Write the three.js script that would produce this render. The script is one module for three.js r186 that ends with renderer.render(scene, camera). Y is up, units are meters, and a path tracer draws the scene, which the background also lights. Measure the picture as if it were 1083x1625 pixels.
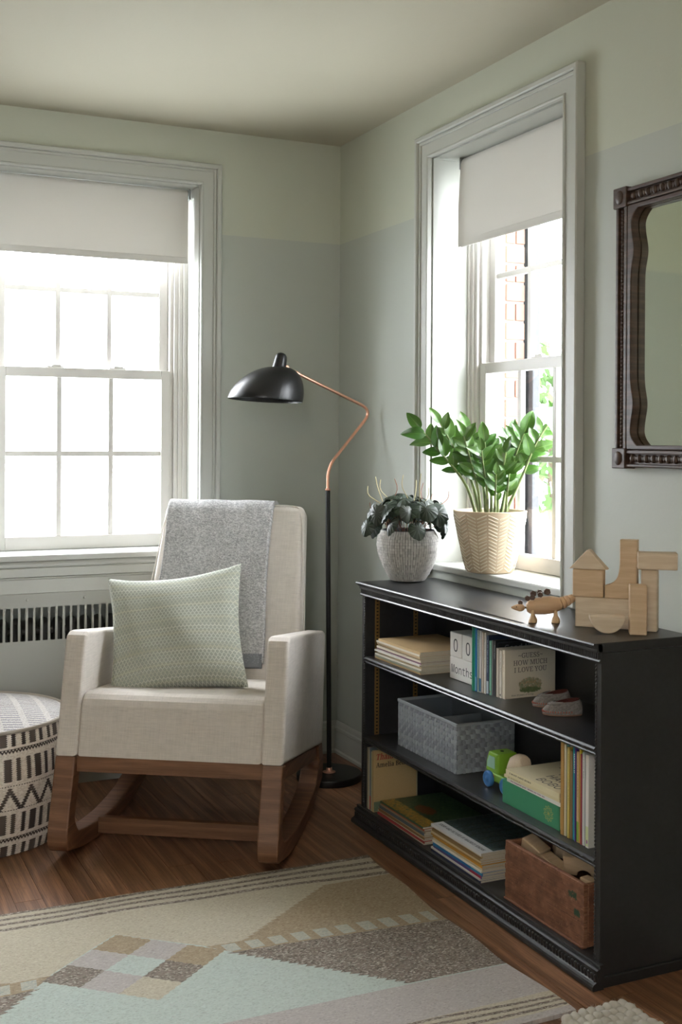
import * as THREE from 'three';
import { RoundedBoxGeometry } from 'three/addons/geometries/RoundedBoxGeometry.js';
import { mergeGeometries, mergeVertices, toCreasedNormals } from 'three/addons/utils/BufferGeometryUtils.js';
import { RectAreaLightUniformsLib } from 'three/addons/lights/RectAreaLightUniformsLib.js';

// ------------------------------------------------------------------ camera, sky, light, exposure
const scene = new THREE.Scene();
const camera = new THREE.PerspectiveCamera(47.742, 1083 / 1625, 0.05, 100);
camera.position.set(-2.1488, 1.38, 4.6567);
camera.rotation.set(0, -0.43425, 0.006, 'YXZ');
camera.setViewOffset(1083, 1625, 0, 114.5, 1083, 1625);      // shift lens: verticals stay parallel
const SKY = new THREE.Color().setRGB(0.945, 0.98, 1.03).multiplyScalar(29);
scene.background = SKY;
const renderer = new THREE.WebGLRenderer({ antialias: true });
renderer.toneMapping = THREE.LinearToneMapping;
renderer.toneMappingExposure = 0.81;
renderer.shadowMap.enabled = true;
RectAreaLightUniformsLib.init();
// added area lights boosting the sky at the left and rear windows
for (const [w, h, x, y, z, turn, k] of [[0.74, 1.3, -1.085, 1.6, -0.3, Math.PI, 8], [0.6, 1.4, -3.3, 1.7, 6.16, 0, 4]]) {
  const l = new THREE.RectAreaLight(new THREE.Color().setRGB(0.945, 0.98, 1.03), k, w, h); l.position.set(x, y, z); l.rotation.y = turn; scene.add(l); l.name = 'added_sky_light';
}

// ------------------------------------------------------------------ helpers
const PI = Math.PI, V3 = (x, y, z) => new THREE.Vector3(x, y, z), V2 = (x, y) => new THREE.Vector2(x, y);
function rng(seed) { return () => { seed = (seed + 0x6d2b79f5) | 0; let t = Math.imul(seed ^ (seed >>> 15), 1 | seed); t = (t + Math.imul(t ^ (t >>> 7), 61 | t)) ^ t; return ((t ^ (t >>> 14)) >>> 0) / 4294967296; }; }
const clamp = (x, a = 0, b = 1) => Math.min(b, Math.max(a, x)), lerp = (a, b, t) => a + (b - a) * t;
const sstep = (a, b, x) => { const t = clamp((x - a) / (b - a)); return t * t * (3 - 2 * t); };
const hash = (x, y, s) => { let h = Math.imul(x, 374761393) ^ Math.imul(y, 668265263) ^ Math.imul(s, 2147483647 - 1013); h = Math.imul(h ^ (h >>> 13), 1274126177); return ((h ^ (h >>> 16)) >>> 0) / 4294967296; };
function noise(x, y, px, py, s) {      // value noise that repeats after px, py cells
  const xi = Math.floor(x), yi = Math.floor(y), fx = x - xi, fy = y - yi, m = (a, n) => ((a % n) + n) % n;
  const u = fx * fx * (3 - 2 * fx), v = fy * fy * (3 - 2 * fy);
  const a = hash(m(xi, px), m(yi, py), s), b = hash(m(xi + 1, px), m(yi, py), s), c = hash(m(xi, px), m(yi + 1, py), s), d = hash(m(xi + 1, px), m(yi + 1, py), s);
  return lerp(lerp(a, b, u), lerp(c, d, u), v);
}
function fbm(u, v, cx, cy, s, oct = 4) { let t = 0, a = 0.5, n = 0; for (let k = 0; k < oct; k++) { t += a * noise(u * cx, v * cy, cx, cy, s + k * 17); n += a; a *= 0.5; cx *= 2; cy *= 2; } return t / n; }
function dataTex(w, h, f, srgb = true, size = [1, 1]) {
  const d = new Uint8Array(w * h * 4);
  for (let j = 0; j < h; j++) for (let i = 0; i < w; i++) { const c = f((i + 0.5) / w, (j + 0.5) / h, i, j), o = (j * w + i) * 4; d[o] = clamp(c[0], 0, 255); d[o + 1] = clamp(c[1], 0, 255); d[o + 2] = clamp(c[2], 0, 255); d[o + 3] = 255; }
  const t = new THREE.DataTexture(d, w, h); t.wrapS = t.wrapT = THREE.RepeatWrapping; t.magFilter = THREE.LinearFilter; t.minFilter = THREE.LinearFilter;
  if (srgb) t.colorSpace = THREE.SRGBColorSpace; t.repeat.set(1 / size[0], 1 / size[1]); t.needsUpdate = true; return t;
}
function canvasTex(w, h, draw, srgb = true) {
  const c = document.createElement('canvas'); c.width = w; c.height = h; draw(c.getContext('2d'), w, h);
  const t = new THREE.CanvasTexture(c); if (srgb) t.colorSpace = THREE.SRGBColorSpace; return t;
}
const grey = (x) => [x, x, x];
const std = (color, roughness = 0.6, o = {}) => new THREE.MeshStandardMaterial({ color, roughness, ...o });
const phys = (color, roughness, o = {}) => new THREE.MeshPhysicalMaterial({ color, roughness, ...o });
const taken = new Map();
const numbered = (n) => { const k = taken.get(n) || 0; taken.set(n, k + 1); return k ? `${n}_${String(k).padStart(3, '0')}` : n; };
function mesh(name, geo, mat, parent) {
  const m = new THREE.Mesh(geo, mat); m.name = parent ? name : numbered(name); m.castShadow = m.receiveShadow = true; (parent || scene).add(m); return m;
}
function thing(name, label, category, pos = [0, 0, 0], turn = 0, group) {
  const g = new THREE.Group(); g.name = numbered(name); g.position.set(...pos); g.rotation.y = turn; scene.add(g);
  g.userData = { label, category }; if (group) g.userData.group = group; return g;
}
function tag(m, label, category, group) { m.userData = { label, category }; if (group) m.userData.group = group; return m; }
function structure(name, label, category, pos = [0, 0, 0], turn = 0) { const g = thing(name, label, category, pos, turn); g.userData.kind = 'structure'; return g; }
function sub(name, parent) { const g = new THREE.Group(); g.name = name; parent.add(g); return g; }
// uv in metres from the face direction
function uvm(geo, sx = 1, sy = sx, off = [0, 0], swap = false) {
  if (!geo.attributes.normal) geo.computeVertexNormals();
  const p = geo.attributes.position, n = geo.attributes.normal, uv = new Float32Array(p.count * 2);
  for (let i = 0; i < p.count; i++) {
    const ax = Math.abs(n.getX(i)), ay = Math.abs(n.getY(i)), az = Math.abs(n.getZ(i)); let a, b;
    if (ay >= ax && ay >= az) { a = p.getX(i); b = p.getZ(i); } else if (ax >= az) { a = p.getZ(i); b = p.getY(i); } else { a = p.getX(i); b = p.getY(i); }
    if (swap) [a, b] = [b, a];
    uv[i * 2] = a * sx + off[0]; uv[i * 2 + 1] = b * sy + off[1];
  }
  geo.setAttribute('uv', new THREE.BufferAttribute(uv, 2)); return geo;
}
const box = (w, h, d, x = 0, y = 0, z = 0) => uvm(new THREE.BoxGeometry(w, h, d).translate(x, y, z));
const rbox = (w, h, d, r = 0.004, x = 0, y = 0, z = 0, seg = 2) => uvm(new RoundedBoxGeometry(w, h, d, seg, Math.min(r, w / 2.01, h / 2.01, d / 2.01)).translate(x, y, z));
const span = (x0, x1, y0, y1, z0, z1, r = 0) => (r ? rbox : box)(x1 - x0, y1 - y0, z1 - z0, ...(r ? [r] : []), (x0 + x1) / 2, (y0 + y1) / 2, (z0 + z1) / 2);
const merge = (list) => { const idx = list.every((g) => g.index), l = idx ? list : list.map((g) => (g.index ? g.toNonIndexed() : g)); for (const g of l) for (const k of Object.keys(g.attributes)) if (!['position', 'normal', 'uv'].includes(k)) g.deleteAttribute(k); return mergeGeometries(l); };
function tube(pts, r, seg = 24, rad = 8, closed = false) { return new THREE.TubeGeometry(new THREE.CatmullRomCurve3(pts, closed, 'centripetal'), seg, r, rad, closed); }
function lathe(pts, seg = 48) { return new THREE.LatheGeometry(pts.map((p) => V2(p[0], p[1])), seg); }
function extrude(pts, depth, bevel = 0, segs = 2, curve = 12) {
  const s = pts instanceof THREE.Shape ? pts : new THREE.Shape(pts.map((p) => V2(p[0], p[1])));
  const g = new THREE.ExtrudeGeometry(s, { depth: depth - 2 * bevel, bevelEnabled: bevel > 0, bevelThickness: bevel, bevelSize: bevel, bevelOffset: -bevel, bevelSegments: segs, curveSegments: curve });
  return g.translate(0, 0, bevel);
}
// a profile (n, y) seen from the side, pulled along x
const sideExtrude = (pts, width, bevel = 0, segs = 3, x0 = -width / 2) => { const g = extrude(pts.map ? pts.map(([n, y]) => [-n, y]) : pts, width, bevel, segs).rotateY(PI / 2).translate(x0, 0, 0); return uvm(g); };
// a sheet with thickness: f(u, v) gives a point
function shell(f, nu, nv, thick, uvScale = [1, 1]) {
  const P = [], N = []; const e = 1e-3;
  for (let j = 0; j <= nv; j++) for (let i = 0; i <= nu; i++) {
    const u = i / nu, v = j / nv, p = f(u, v), a = f(Math.min(1, u + e), v).sub(f(Math.max(0, u - e), v)), b = f(u, Math.min(1, v + e)).sub(f(u, Math.max(0, v - e)));
    P.push(p); N.push(a.cross(b).normalize());
  }
  const pos = [], uv = [], idx = [], W = nu + 1, cnt = P.length;
  for (const s of [0.5, -0.5]) for (let k = 0; k < cnt; k++) { const i = k % W, j = (k / W) | 0; pos.push(P[k].x + N[k].x * thick * s, P[k].y + N[k].y * thick * s, P[k].z + N[k].z * thick * s); uv.push(i / nu * uvScale[0], j / nv * uvScale[1]); }
  for (let j = 0; j < nv; j++) for (let i = 0; i < nu; i++) { const a = j * W + i, b = a + 1, c = a + W, d = c + 1; idx.push(a, b, d, a, d, c, cnt + a, cnt + d, cnt + b, cnt + a, cnt + c, cnt + d); }
  const rim = (a, b) => idx.push(a, cnt + a, cnt + b, a, cnt + b, b);
  for (let i = 0; i < nu; i++) { rim(i, i + 1); rim(nv * W + i + 1, nv * W + i); }
  for (let j = 0; j < nv; j++) { rim((j + 1) * W, j * W); rim(j * W + nu, (j + 1) * W + nu); }
  const g = new THREE.BufferGeometry(); g.setAttribute('position', new THREE.Float32BufferAttribute(pos, 3)); g.setAttribute('uv', new THREE.Float32BufferAttribute(uv, 2)); g.setIndex(idx); g.computeVertexNormals(); return g;
}
const put = (g, x, y, z, rx = 0, ry = 0, rz = 0) => { g.position.set(x, y, z); g.rotation.set(rx, ry, rz); return g; };

// ------------------------------------------------------------------ materials
const paintBump = dataTex(256, 256, (u, v) => grey(128 + 90 * (fbm(u, v, 48, 48, 3, 3) - 0.5)), false, [0.35, 0.35]);
const paint = (c, rough = 0.62) => std(c, rough, { bumpMap: paintBump, bumpScale: 0.0006 });
const M = {};
M.wallLow = paint(new THREE.Color().setRGB(0.468, 0.495, 0.452));
M.wallHigh = paint(new THREE.Color().setRGB(0.535, 0.555, 0.465));
M.ceiling = paint(new THREE.Color().setRGB(0.505, 0.475, 0.375), 0.8);
M.trim = std(new THREE.Color().setRGB(0.50, 0.51, 0.475), 0.45);
M.sash = std(new THREE.Color().setRGB(0.72, 0.70, 0.67), 0.4);
M.pane = phys(0xffffff, 0.02, { transmission: 1, thickness: 0, ior: 1.45 });
M.dark = std(0x0c0d0e, 0.7);
function woodTex(seed, cols, size, { rings = 9, w = 512, h = 512, contrast = 1, pore = 0.5 } = {}) {   // grain runs along u
  const [c0, c1] = cols;
  return dataTex(w, h, (u, v) => {
    const wob = fbm(u, v, 2, 4, seed, 3) * 1.4, r = fbm(0.5 + u * 0, v + 0 * u, 1, rings, seed + 5, 2);
    const ring = 0.5 + 0.5 * Math.sin((v * rings + wob) * 2 * PI), fine = fbm(u, v, 6, 96, seed + 9, 3), p = fbm(u, v, 24, 160, seed + 31, 2);
    let t = clamp(0.25 + contrast * (0.45 * ring * ring + 0.55 * (fine - 0.5) * 1.6 + 0.35 * (r - 0.5))); t -= pore * (p > 0.66 ? (p - 0.66) * 2.2 : 0);
    return [0, 1, 2].map((k) => lerp(c0[k], c1[k], clamp(t)));
  }, true, size);
}
const TX = {};
TX.oak = [1, 2, 3].map((s) => woodTex(40 + s * 7, [[106, 74, 54], [182, 134, 98]], [0.9, 0.22], { rings: 5, contrast: 0.85, pore: 0.9 }));
TX.walnut = woodTex(11, [[98, 64, 42], [150, 108, 78]], [0.6, 0.16], { rings: 4, contrast: 0.7 });
TX.maple = woodTex(23, [[218, 196, 168], [240, 224, 202]], [0.2, 0.07], { rings: 3, contrast: 0.8, pore: 0.2 });
M.floor = TX.oak.map((t) => std(0xffffff, 0.36, { map: t, bumpMap: t, bumpScale: 0.0004 }));
M.walnut = std(0xffffff, 0.5, { map: TX.walnut });
M.maple = std(0xffffff, 0.6, { map: TX.maple });
M.maple2 = std(0xf4e8d8, 0.6, { map: TX.maple });

// ------------------------------------------------------------------ the room shell
const WX = -4.25, WZ = 5.9, CEIL = 2.68, PAINT = 2.245, TH = 0.41, SILL = 0.895, HEAD = 2.45;
const W1 = { c: -1.085, h: 0.448 }, W2 = { c: 1.265, h: 0.432 };      // the two windows: centre along the wall, half width
// a wall in its own axes: x along the wall, z into the room, openings [x0, x1, y0, y1]
function wall(name, label, x0, x1, openings, pos, turn) {
  const g = structure(name, label, 'wall', pos, turn);
  for (const [pn, a, b, m] of [['lower_wall', 0, PAINT, M.wallLow], ['upper_wall', PAINT, CEIL, M.wallHigh]]) {
    const list = []; let at = x0;
    for (const [o0, o1, ...ys] of openings) {
      list.push(span(at, o0, a, b, -TH, 0)); let y = a;
      for (let k = 0; k < ys.length; k += 2) { if (Math.min(b, ys[k]) > y) list.push(span(o0, o1, y, Math.min(b, ys[k]), -TH, 0)); y = Math.max(a, ys[k + 1]); }
      if (y < b) list.push(span(o0, o1, y, b, -TH, 0));
      at = o1;
    }
    list.push(span(at, x1, a, b, -TH, 0)); mesh(pn, merge(list), m, g);
  }
  return g;
}
wall('wall_back', 'grey green back wall with warm beige band below the ceiling', WX - TH, TH, [[W1.c - W1.h, W1.c + W1.h, 0.03, 0.77, SILL, HEAD]], [0, 0, 0], 0);
wall('wall_right', 'pale grey green wall carrying the dark framed mirror', 0, WZ + TH, [[W2.c - W2.h, W2.c + W2.h, SILL, HEAD]], [0, 0, 0], -PI / 2);
wall('wall_left', 'grey green wall left of the camera', -WZ - TH, TH, [], [WX, 0, 0], PI / 2);
wall('wall_front', 'grey green wall with an added window behind the camera', -TH, -WX + TH, [[2.95, 3.65, 0.95, HEAD]], [0, 0, WZ], PI);
{
  const c = structure('ceiling', 'plain pale beige painted ceiling', 'ceiling'); mesh('ceiling_slab', span(WX - TH, TH, CEIL, CEIL + 0.15, -TH, WZ + TH), M.ceiling, c);
  const f = structure('floor', 'dark stained oak strip floor', 'floor'); mesh('subfloor', span(WX - TH, TH, -0.15, -0.012, -TH, WZ + TH), M.dark, f);
  const R = rng(5), bw = 0.083; let n = 0;
  for (let x = 0; x > WX; x -= bw) {
    let z = -R() * 1.2;
    while (z < WZ) {
      const L = 0.9 + R() * 1.3, z0 = Math.max(0, z), z1 = Math.min(WZ, z + L); z += L;
      if (z1 - z0 < 0.02) continue;
      const g = uvm(new THREE.BoxGeometry(bw - 0.0012, 0.014, z1 - z0 - 0.0012).translate(x - bw / 2, -0.007, (z0 + z1) / 2), 1, 1, [R() * 3, R() * 3], true);
      const p = g.attributes.uv; for (let i = 0; i < p.count; i++) { const nrm = g.attributes.normal.getY(i); if (Math.abs(nrm) < 0.5) continue; }
      mesh('floor_board', g, M.floor[(R() * 3) | 0], f); n++;
    }
  }
}
// baseboards: a board with a moulded cap and a shoe
function baseboard(name, x0, x1, pos, turn, label) {
  const prof = [[0, 0], [0.02, 0], [0.02, 0.012], [0.014, 0.018], [0.014, 0.098], [0.017, 0.102], [0.017, 0.112], [0.011, 0.118], [0.009, 0.13], [0.004, 0.138], [0, 0.138]];
  const b = mesh(name, sideExtrude(prof, x1 - x0, 0, 1, x0), M.trim); b.position.set(...pos); b.rotation.y = turn; tag(b, label || 'moulded ' + { baseboard_right: 'baseboard along the wall behind the bookcase', baseboard_back: 'baseboard along the wall behind the floor lamp', baseboard_left: 'baseboard along the left wall', baseboard_front: 'baseboard on the wall behind the camera' }[name], 'baseboard'); b.userData.kind = 'structure';
}
baseboard('baseboard_right', 0.0, WZ, [0, 0, 0], -PI / 2);
baseboard('baseboard_back', -0.5, 0, [0, 0, 0], 0);
baseboard('baseboard_back', WX, -1.64, [0, 0, 0], 0, 'moulded baseboard along the wall left of the radiator cover');
baseboard('baseboard_left', -WZ, 0, [WX, 0, 0], PI / 2);
baseboard('baseboard_front', 0, -WX, [0, 0, WZ], PI);

// ------------------------------------------------------------------ windows: x along the wall, z into the room
function bentFrame(a, b, y0, top, z0, z1, bevel = 0.002) {       // an inverted U around the opening: inner half width a, outer b
  const s = new THREE.Shape([V2(-b, y0), V2(-b, top + b - a), V2(b, top + b - a), V2(b, y0), V2(a, y0), V2(a, top), V2(-a, top), V2(-a, y0)]);
  return uvm(extrude(s, z1 - z0, bevel, 1).translate(0, 0, z0));
}
function sashPart(name, g, hw, y0, y1, z, stile, bottom, top, rowY, paneZ) {
  const gx = hw - stile, fr = [span(-hw, -gx, y0, y1, z - 0.035, z, 0.003), span(gx, hw, y0, y1, z - 0.035, z, 0.003), span(-gx, gx, y0, y0 + bottom, z - 0.035, z, 0.003), span(-gx, gx, y1 - top, y1, z - 0.035, z, 0.003)];
  const s = mesh(name, merge(fr), M.sash, g), cols = [-gx, -gx / 3, gx / 3, gx], ys = [y0 + bottom, rowY, y1 - top];
  for (const x of [cols[1], cols[2]]) mesh('muntin', merge([span(x - 0.0105, x + 0.0105, ys[0], ys[2], z - 0.028, z - 0.006, 0.003)]), M.sash, s);
  mesh('muntin', span(-gx, gx, rowY - 0.0105, rowY + 0.0105, z - 0.0275, z - 0.0065, 0.003), M.sash, s);
  for (let c = 0; c < 3; c++) for (let r = 0; r < 2; r++) {
    const p = new THREE.PlaneGeometry(cols[c + 1] - cols[c], ys[r + 1] - ys[r]).translate((cols[c] + cols[c + 1]) / 2, (ys[r] + ys[r + 1]) / 2, z - 0.017);
    mesh('pane', p, M.pane, s);
  }
  return s;
}
function windowUnit(name, label, pos, turn, o) {
  const g = structure(name, label, 'window', pos, turn), H = o.h;
  mesh('casing', merge([bentFrame(H, H + 0.075, o.base, HEAD, 0, 0.02), bentFrame(H - 0.004, H + 0.006, o.base, HEAD - 0.004, 0.004, 0.026, 0.003), bentFrame(H + 0.05, H + 0.062, o.base, HEAD + 0.05, 0.002, 0.026), bentFrame(H + 0.062, H + 0.083, o.base, HEAD + 0.062, 0, 0.036, 0.004)]), M.trim, g);
  mesh('jamb_lining', merge([span(-H - 0.001, -H + 0.008, SILL, HEAD, -0.30, 0), span(H - 0.008, H + 0.001, SILL, HEAD, -0.30, 0), span(-H, H, HEAD - 0.008, HEAD + 0.001, -0.30, 0)]), M.trim, g);
  const hw = 0.362, tr = [];
  for (const s of [-1, 1]) {
    const a = (x0, x1, z0, z1) => tr.push(span(Math.min(s * x0, s * x1), Math.max(s * x0, s * x1), SILL + 0.02, HEAD - 0.008, z0, z1, 0.002));
    a(hw + 0.001, hw + 0.016, -0.26, -0.180); a(hw + 0.016, hw + 0.034, -0.26, -0.166); a(hw + 0.034, hw + 0.052, -0.26, -0.158); a(hw + 0.052, H - 0.006, -0.26, -0.150);
  }
  tr.push(span(-H, H, 2.405, HEAD - 0.006, -0.26, -0.16));
  mesh('frame_track', merge(tr), M.sash, g);
  sashPart('lower_sash', g, hw, 0.921, 1.672, -0.172, 0.038, 0.055, 0.04, 1.316);
  sashPart('upper_sash', g, hw, 1.642, 2.41, -0.212, 0.038, 0.03, 0.045, 2.0);
  for (const x of o.locks) { const l = sub('sash_lock', g); mesh('lock_base', rbox(0.07, 0.006, 0.026, 0.002, x, 1.675, -0.19), M.sash, l); mesh('lock_cam', rbox(0.04, 0.008, 0.018, 0.003, x + 0.006, 1.681, -0.188), M.sash, l); }
  mesh('stool', span(-o.stoolH, o.stoolH, SILL, 0.92, -0.30, o.stoolZ, 0.006), M.trim, g);
  mesh('outer_sill', span(-H, H, SILL - 0.04, 0.915, -0.46, -0.2), M.sash, g);
  return g;
}
windowUnit('window_1', 'white paned sash window in deep reveal left of the lamp', [W1.c, 0, 0], 0, { h: W1.h - 0.008, base: 0.92, stoolH: 0.52, stoolZ: 0.035, locks: [-0.125, 0.135] });
windowUnit('window_2', 'white paned sash window in deep reveal behind the plants', [0, 0, W2.c], -PI / 2, { h: W2.h - 0.008 + 0.008, base: 0.872, stoolH: 0.43, stoolZ: 0.018, locks: [0.0] });
// added outside the picture as fill: a window in the front wall and a warm ceiling lamp, lighting everything that faces the camera
for (const [n, pos, turn, c, hw, y0] of [['window_3', [-3.3, 0, WZ], PI, 0, 0.35, 0.95]]) {
  const g = structure(n, 'added sash window for fill light behind the camera', 'window', pos, turn);
  mesh('casing', bentFrame(hw, hw + 0.08, y0, HEAD, 0, 0.022), M.trim, g);
  mesh('stool', span(-hw - 0.1, hw + 0.1, y0 - 0.02, y0, -0.2, 0.05, 0.005), M.trim, g);
  const s = mesh('sash', merge([span(-hw, -hw + 0.05, y0, HEAD, -0.21, -0.17), span(hw - 0.05, hw, y0, HEAD, -0.21, -0.17), span(-0.03, 0.03, y0, HEAD, -0.21, -0.17), span(-hw, hw, y0, y0 + 0.05, -0.21, -0.17), span(-hw, hw, HEAD - 0.05, HEAD, -0.21, -0.17), span(-hw, hw, 1.6, 1.64, -0.21, -0.17)]), M.sash, g);
  for (const sx of [-1, 1]) for (const [a, b] of [[y0, 1.62], [1.62, HEAD]]) mesh('pane', new THREE.PlaneGeometry(hw - 0.03, b - a).translate(sx * hw / 2, (a + b) / 2, -0.19), M.pane, s);
}
{
  const g = thing('added_fill_lamp', 'added round glass ceiling lamp for warm fill behind the camera', 'lamp', [-2.75, CEIL, 4.75]);  // unseen lamp added for warm fill on surfaces facing the camera
  mesh('canopy', lathe([[0, 0], [0.11, 0], [0.11, -0.02], [0.1, -0.03], [0, -0.03]], 40), std(0x8a7a60, 0.4, { metalness: 0.7 }), g);
  mesh('glass_bowl', lathe([[0.1, -0.03], [0.17, -0.035], [0.18, -0.05], [0.165, -0.1], [0.12, -0.14], [0.05, -0.16], [0.0, -0.163]], 40), std(0xfff0d8, 0.4, { emissive: new THREE.Color(1, 0.8, 0.55), emissiveIntensity: 3 }), g);
  const l = new THREE.PointLight(new THREE.Color().setRGB(1, 0.85, 0.66), 5.0, 0, 2); l.position.set(0, -0.1, 0); l.castShadow = true; l.shadow.radius = 6; g.add(l);
}

// ------------------------------------------------------------------ outside the right window: brick reveal, a post and a tree
{
  const gd = mesh('ground_outside', new THREE.BoxGeometry(60, 0.1, 60).translate(0, -0.7, 0), std(0xb2b6b4, 0.95)); tag(gd, 'garden ground outside the house', 'ground'); gd.userData.kind = 'structure';
  const g = structure('wall_outside', 'red brick reveal seen through the window behind the plants', 'wall', [0.325, 0, W2.c - 0.425], 0);
  mesh('mortar', span(0, 0.086, 0.5, 2.6, -0.02, -0.004), std(0x8f8880, 0.9), g);
  const R = rng(3), mats = [0x94695a, 0x9d7262, 0x8a6254].map((c) => std(c, 0.85));
  for (let y = 0.5, k = 0; y < 2.56; y += 0.075, k++) {
    if (k % 2) mesh('brick', rbox(0.084, 0.065, 0.02, 0.003, 0.043, y + 0.033, -0.006 + R() * 0.002), mats[(R() * 3) | 0], g);
    else for (const s of [0, 1]) mesh('brick', rbox(0.039, 0.065, 0.02, 0.003, 0.0205 + s * 0.0445, y + 0.033, -0.006 + R() * 0.002), mats[(R() * 3) | 0], g);
  }
  const p = thing('shutter', 'dark grey shutter standing open outside the right window', 'shutter', [0.425, 0.6, 0.85]);
  mesh('stile', merge([span(0, 0.034, 0, 1.95, 0, 0.03, 0.004)]), std(0x3a3b3e, 0.6), p);
  mesh('panel', span(0.012, 0.024, 0.0, 1.95, -0.22, 0.001, 0.003), std(0x3a3b3e, 0.6), p);
  const t = thing('tree', 'leafy green tree outside the right window', 'tree', [5.55, -0.65, -6.2]);
  mesh('trunk', new THREE.CylinderGeometry(0.07, 0.1, 2.2, 10).translate(0, 1.1, 0), std(0x5f5244, 0.9), t);
  const leaf = new THREE.PlaneGeometry(0.12, 0.07), crown = new THREE.InstancedMesh(leaf, std(0x3d5a24, 0.7, { side: THREE.DoubleSide }), 1500), d = new THREE.Object3D();
  crown.name = 'foliage'; crown.userData.kind = 'stuff';
  for (let i = 0; i < 1500; i++) { const a = R() * 2 * PI, b = Math.acos(2 * R() - 1), r = 1.15 * Math.cbrt(R()); d.position.set(r * Math.sin(b) * Math.cos(a), 2.2 + r * 0.9 * Math.cos(b), r * Math.sin(b) * Math.sin(a)); d.rotation.set(R() * 6, R() * 6, R() * 6); d.updateMatrix(); crown.setMatrixAt(i, d.matrix); }
  crown.castShadow = true; t.add(crown);
}

// ------------------------------------------------------------------ roller shades
M.shade = phys(new THREE.Color().setRGB(0.80, 0.78, 0.745), 0.9, { transmission: 0.12, thickness: 0, bumpMap: dataTex(128, 128, (u, v, i, j) => grey(110 + 60 * ((i + j) % 2) + 60 * hash(i, j, 4)), false, [0.06, 0.06]), bumpScale: 0.0002 });
M.bracket = std(0x8b8f8f, 0.45, { metalness: 0.6 });
function rollerShade(label, pos, turn, x0, x1, y0, curl) {
  const g = thing('roller_shade', label, 'shade', pos, turn), top = 2.424;
  mesh('roller', new THREE.CylinderGeometry(0.014, 0.014, x1 - x0 + 0.01, 20).rotateZ(PI / 2).translate((x0 + x1) / 2, top, -0.1), M.bracket, g);
  const f = (u, v) => { const s = v * (top - y0 + 0.03); const x = lerp(x0, x1, u), bow = curl * Math.pow(1 - u, 8) * Math.sin(clamp(v * 1.4) * PI / 2); if (s < 0.03) { const a = s / 0.03 * PI / 2; return V3(x, top + 0.016 * Math.cos(a), -0.1 + 0.016 * Math.sin(a)); } return V3(x - bow * 0.2, top - (s - 0.03), -0.084 + bow); };
  mesh('fabric', shell(f, 24, 40, 0.0012, [x1 - x0, top - y0]), M.shade, g);
  mesh('hem_bar', rbox(x1 - x0, 0.028, 0.007, 0.003, (x0 + x1) / 2, y0 + 0.014, -0.0845), M.shade, g);
  for (const x of [x0 - 0.008, x1 + 0.008]) mesh('bracket', rbox(0.008, 0.044, 0.036, 0.003, x, top - 0.004, -0.098), M.bracket, g);
}
rollerShade('off white roller shade half drawn in the left window', [W1.c, 0, 0], 0, -0.408, 0.41, 2.123, 0);
rollerShade('off white roller shade half drawn above the plants', [0, 0, W2.c], -PI / 2, -0.36, 0.40, 2.105, 0.012);

// ------------------------------------------------------------------ radiator cover under the left window
{
  const g = thing('radiator_cover', 'painted radiator cover with a row of upright slots', 'radiator cover', [W1.c, 0, 0]), x0 = -0.53, x1 = 0.53;
  const s = new THREE.Shape([V2(x0, 0.003), V2(x1, 0.003), V2(x1, 0.768), V2(x0, 0.768)]);
  for (let x = -0.4385; x < 0.42; x += 0.0288) { const h = new THREE.Path(), r = 0.003, w = 0.0195, a = 0.583, b = 0.714; h.moveTo(x + r, a); h.lineTo(x + w - r, a); h.quadraticCurveTo(x + w, a, x + w, a + r); h.lineTo(x + w, b - r); h.quadraticCurveTo(x + w, b, x + w - r, b); h.lineTo(x + r, b); h.quadraticCurveTo(x, b, x, b - r); h.lineTo(x, a + r); h.quadraticCurveTo(x, a, x + r, a); s.holes.push(h); }
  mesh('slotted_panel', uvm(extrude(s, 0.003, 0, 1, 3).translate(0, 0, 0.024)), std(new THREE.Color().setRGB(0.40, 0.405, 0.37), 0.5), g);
  mesh('side', span(x0 - 0.012, x0, 0.003, 0.768, 0.001, 0.027, 0.002), M.trim, g); mesh('side', span(x1, x1 + 0.012, 0.003, 0.768, 0.001, 0.027, 0.002), M.trim, g);
  mesh('rail', span(x0 - 0.012, x1 + 0.012, 0.7685, 0.826, 0.001, 0.029, 0.003), M.trim, g);
  mesh('rail', span(x0 - 0.012, x1 + 0.012, 0.8265, 0.832, 0.001, 0.034, 0.002), M.trim, g);
  mesh('rail', span(x0 - 0.012, x1 + 0.012, 0.833, 0.868, 0.001, 0.025, 0.003), M.trim, g);
  mesh('cove', sideExtrude([[0.001, 0.869], [0.02, 0.869], [0.024, 0.873], [0.02, 0.877], [0.018, 0.884], [0.022, 0.893], [0.001, 0.893]], x1 - x0 + 0.02, 0, 1), M.trim, g);
  for (const x of [-0.27, -0.045, 0.18]) { const q = mesh('screw', lathe([[0, 0.004], [0.003, 0.0038], [0.0045, 0.002], [0.0048, 0]], 12).rotateX(PI / 2).translate(x, 0.744, 0.027), M.trim, g); }
}

{
  // unseen niche and dark iron radiator, added so the cover slots read dark
  const n = structure('trim_1', 'added plaster back of the radiator niche under the left window', 'niche', [W1.c, 0, 0]); mesh('added_niche_back', span(-0.46, 0.46, 0.0, 0.8, -TH - 0.05, -0.3), M.wallLow, n);
  const g = thing('radiator', 'added dark iron column radiator unseen behind the slotted cover', 'radiator', [W1.c, 0.0305, -0.17]), iron = std(0x4f504e, 0.6);
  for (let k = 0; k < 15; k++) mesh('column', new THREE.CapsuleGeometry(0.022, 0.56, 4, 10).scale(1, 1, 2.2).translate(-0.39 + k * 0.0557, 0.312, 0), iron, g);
  mesh('header', new THREE.CylinderGeometry(0.016, 0.016, 0.82, 12).rotateZ(PI / 2).translate(0, 0.56, 0), iron, g);
}

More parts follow.
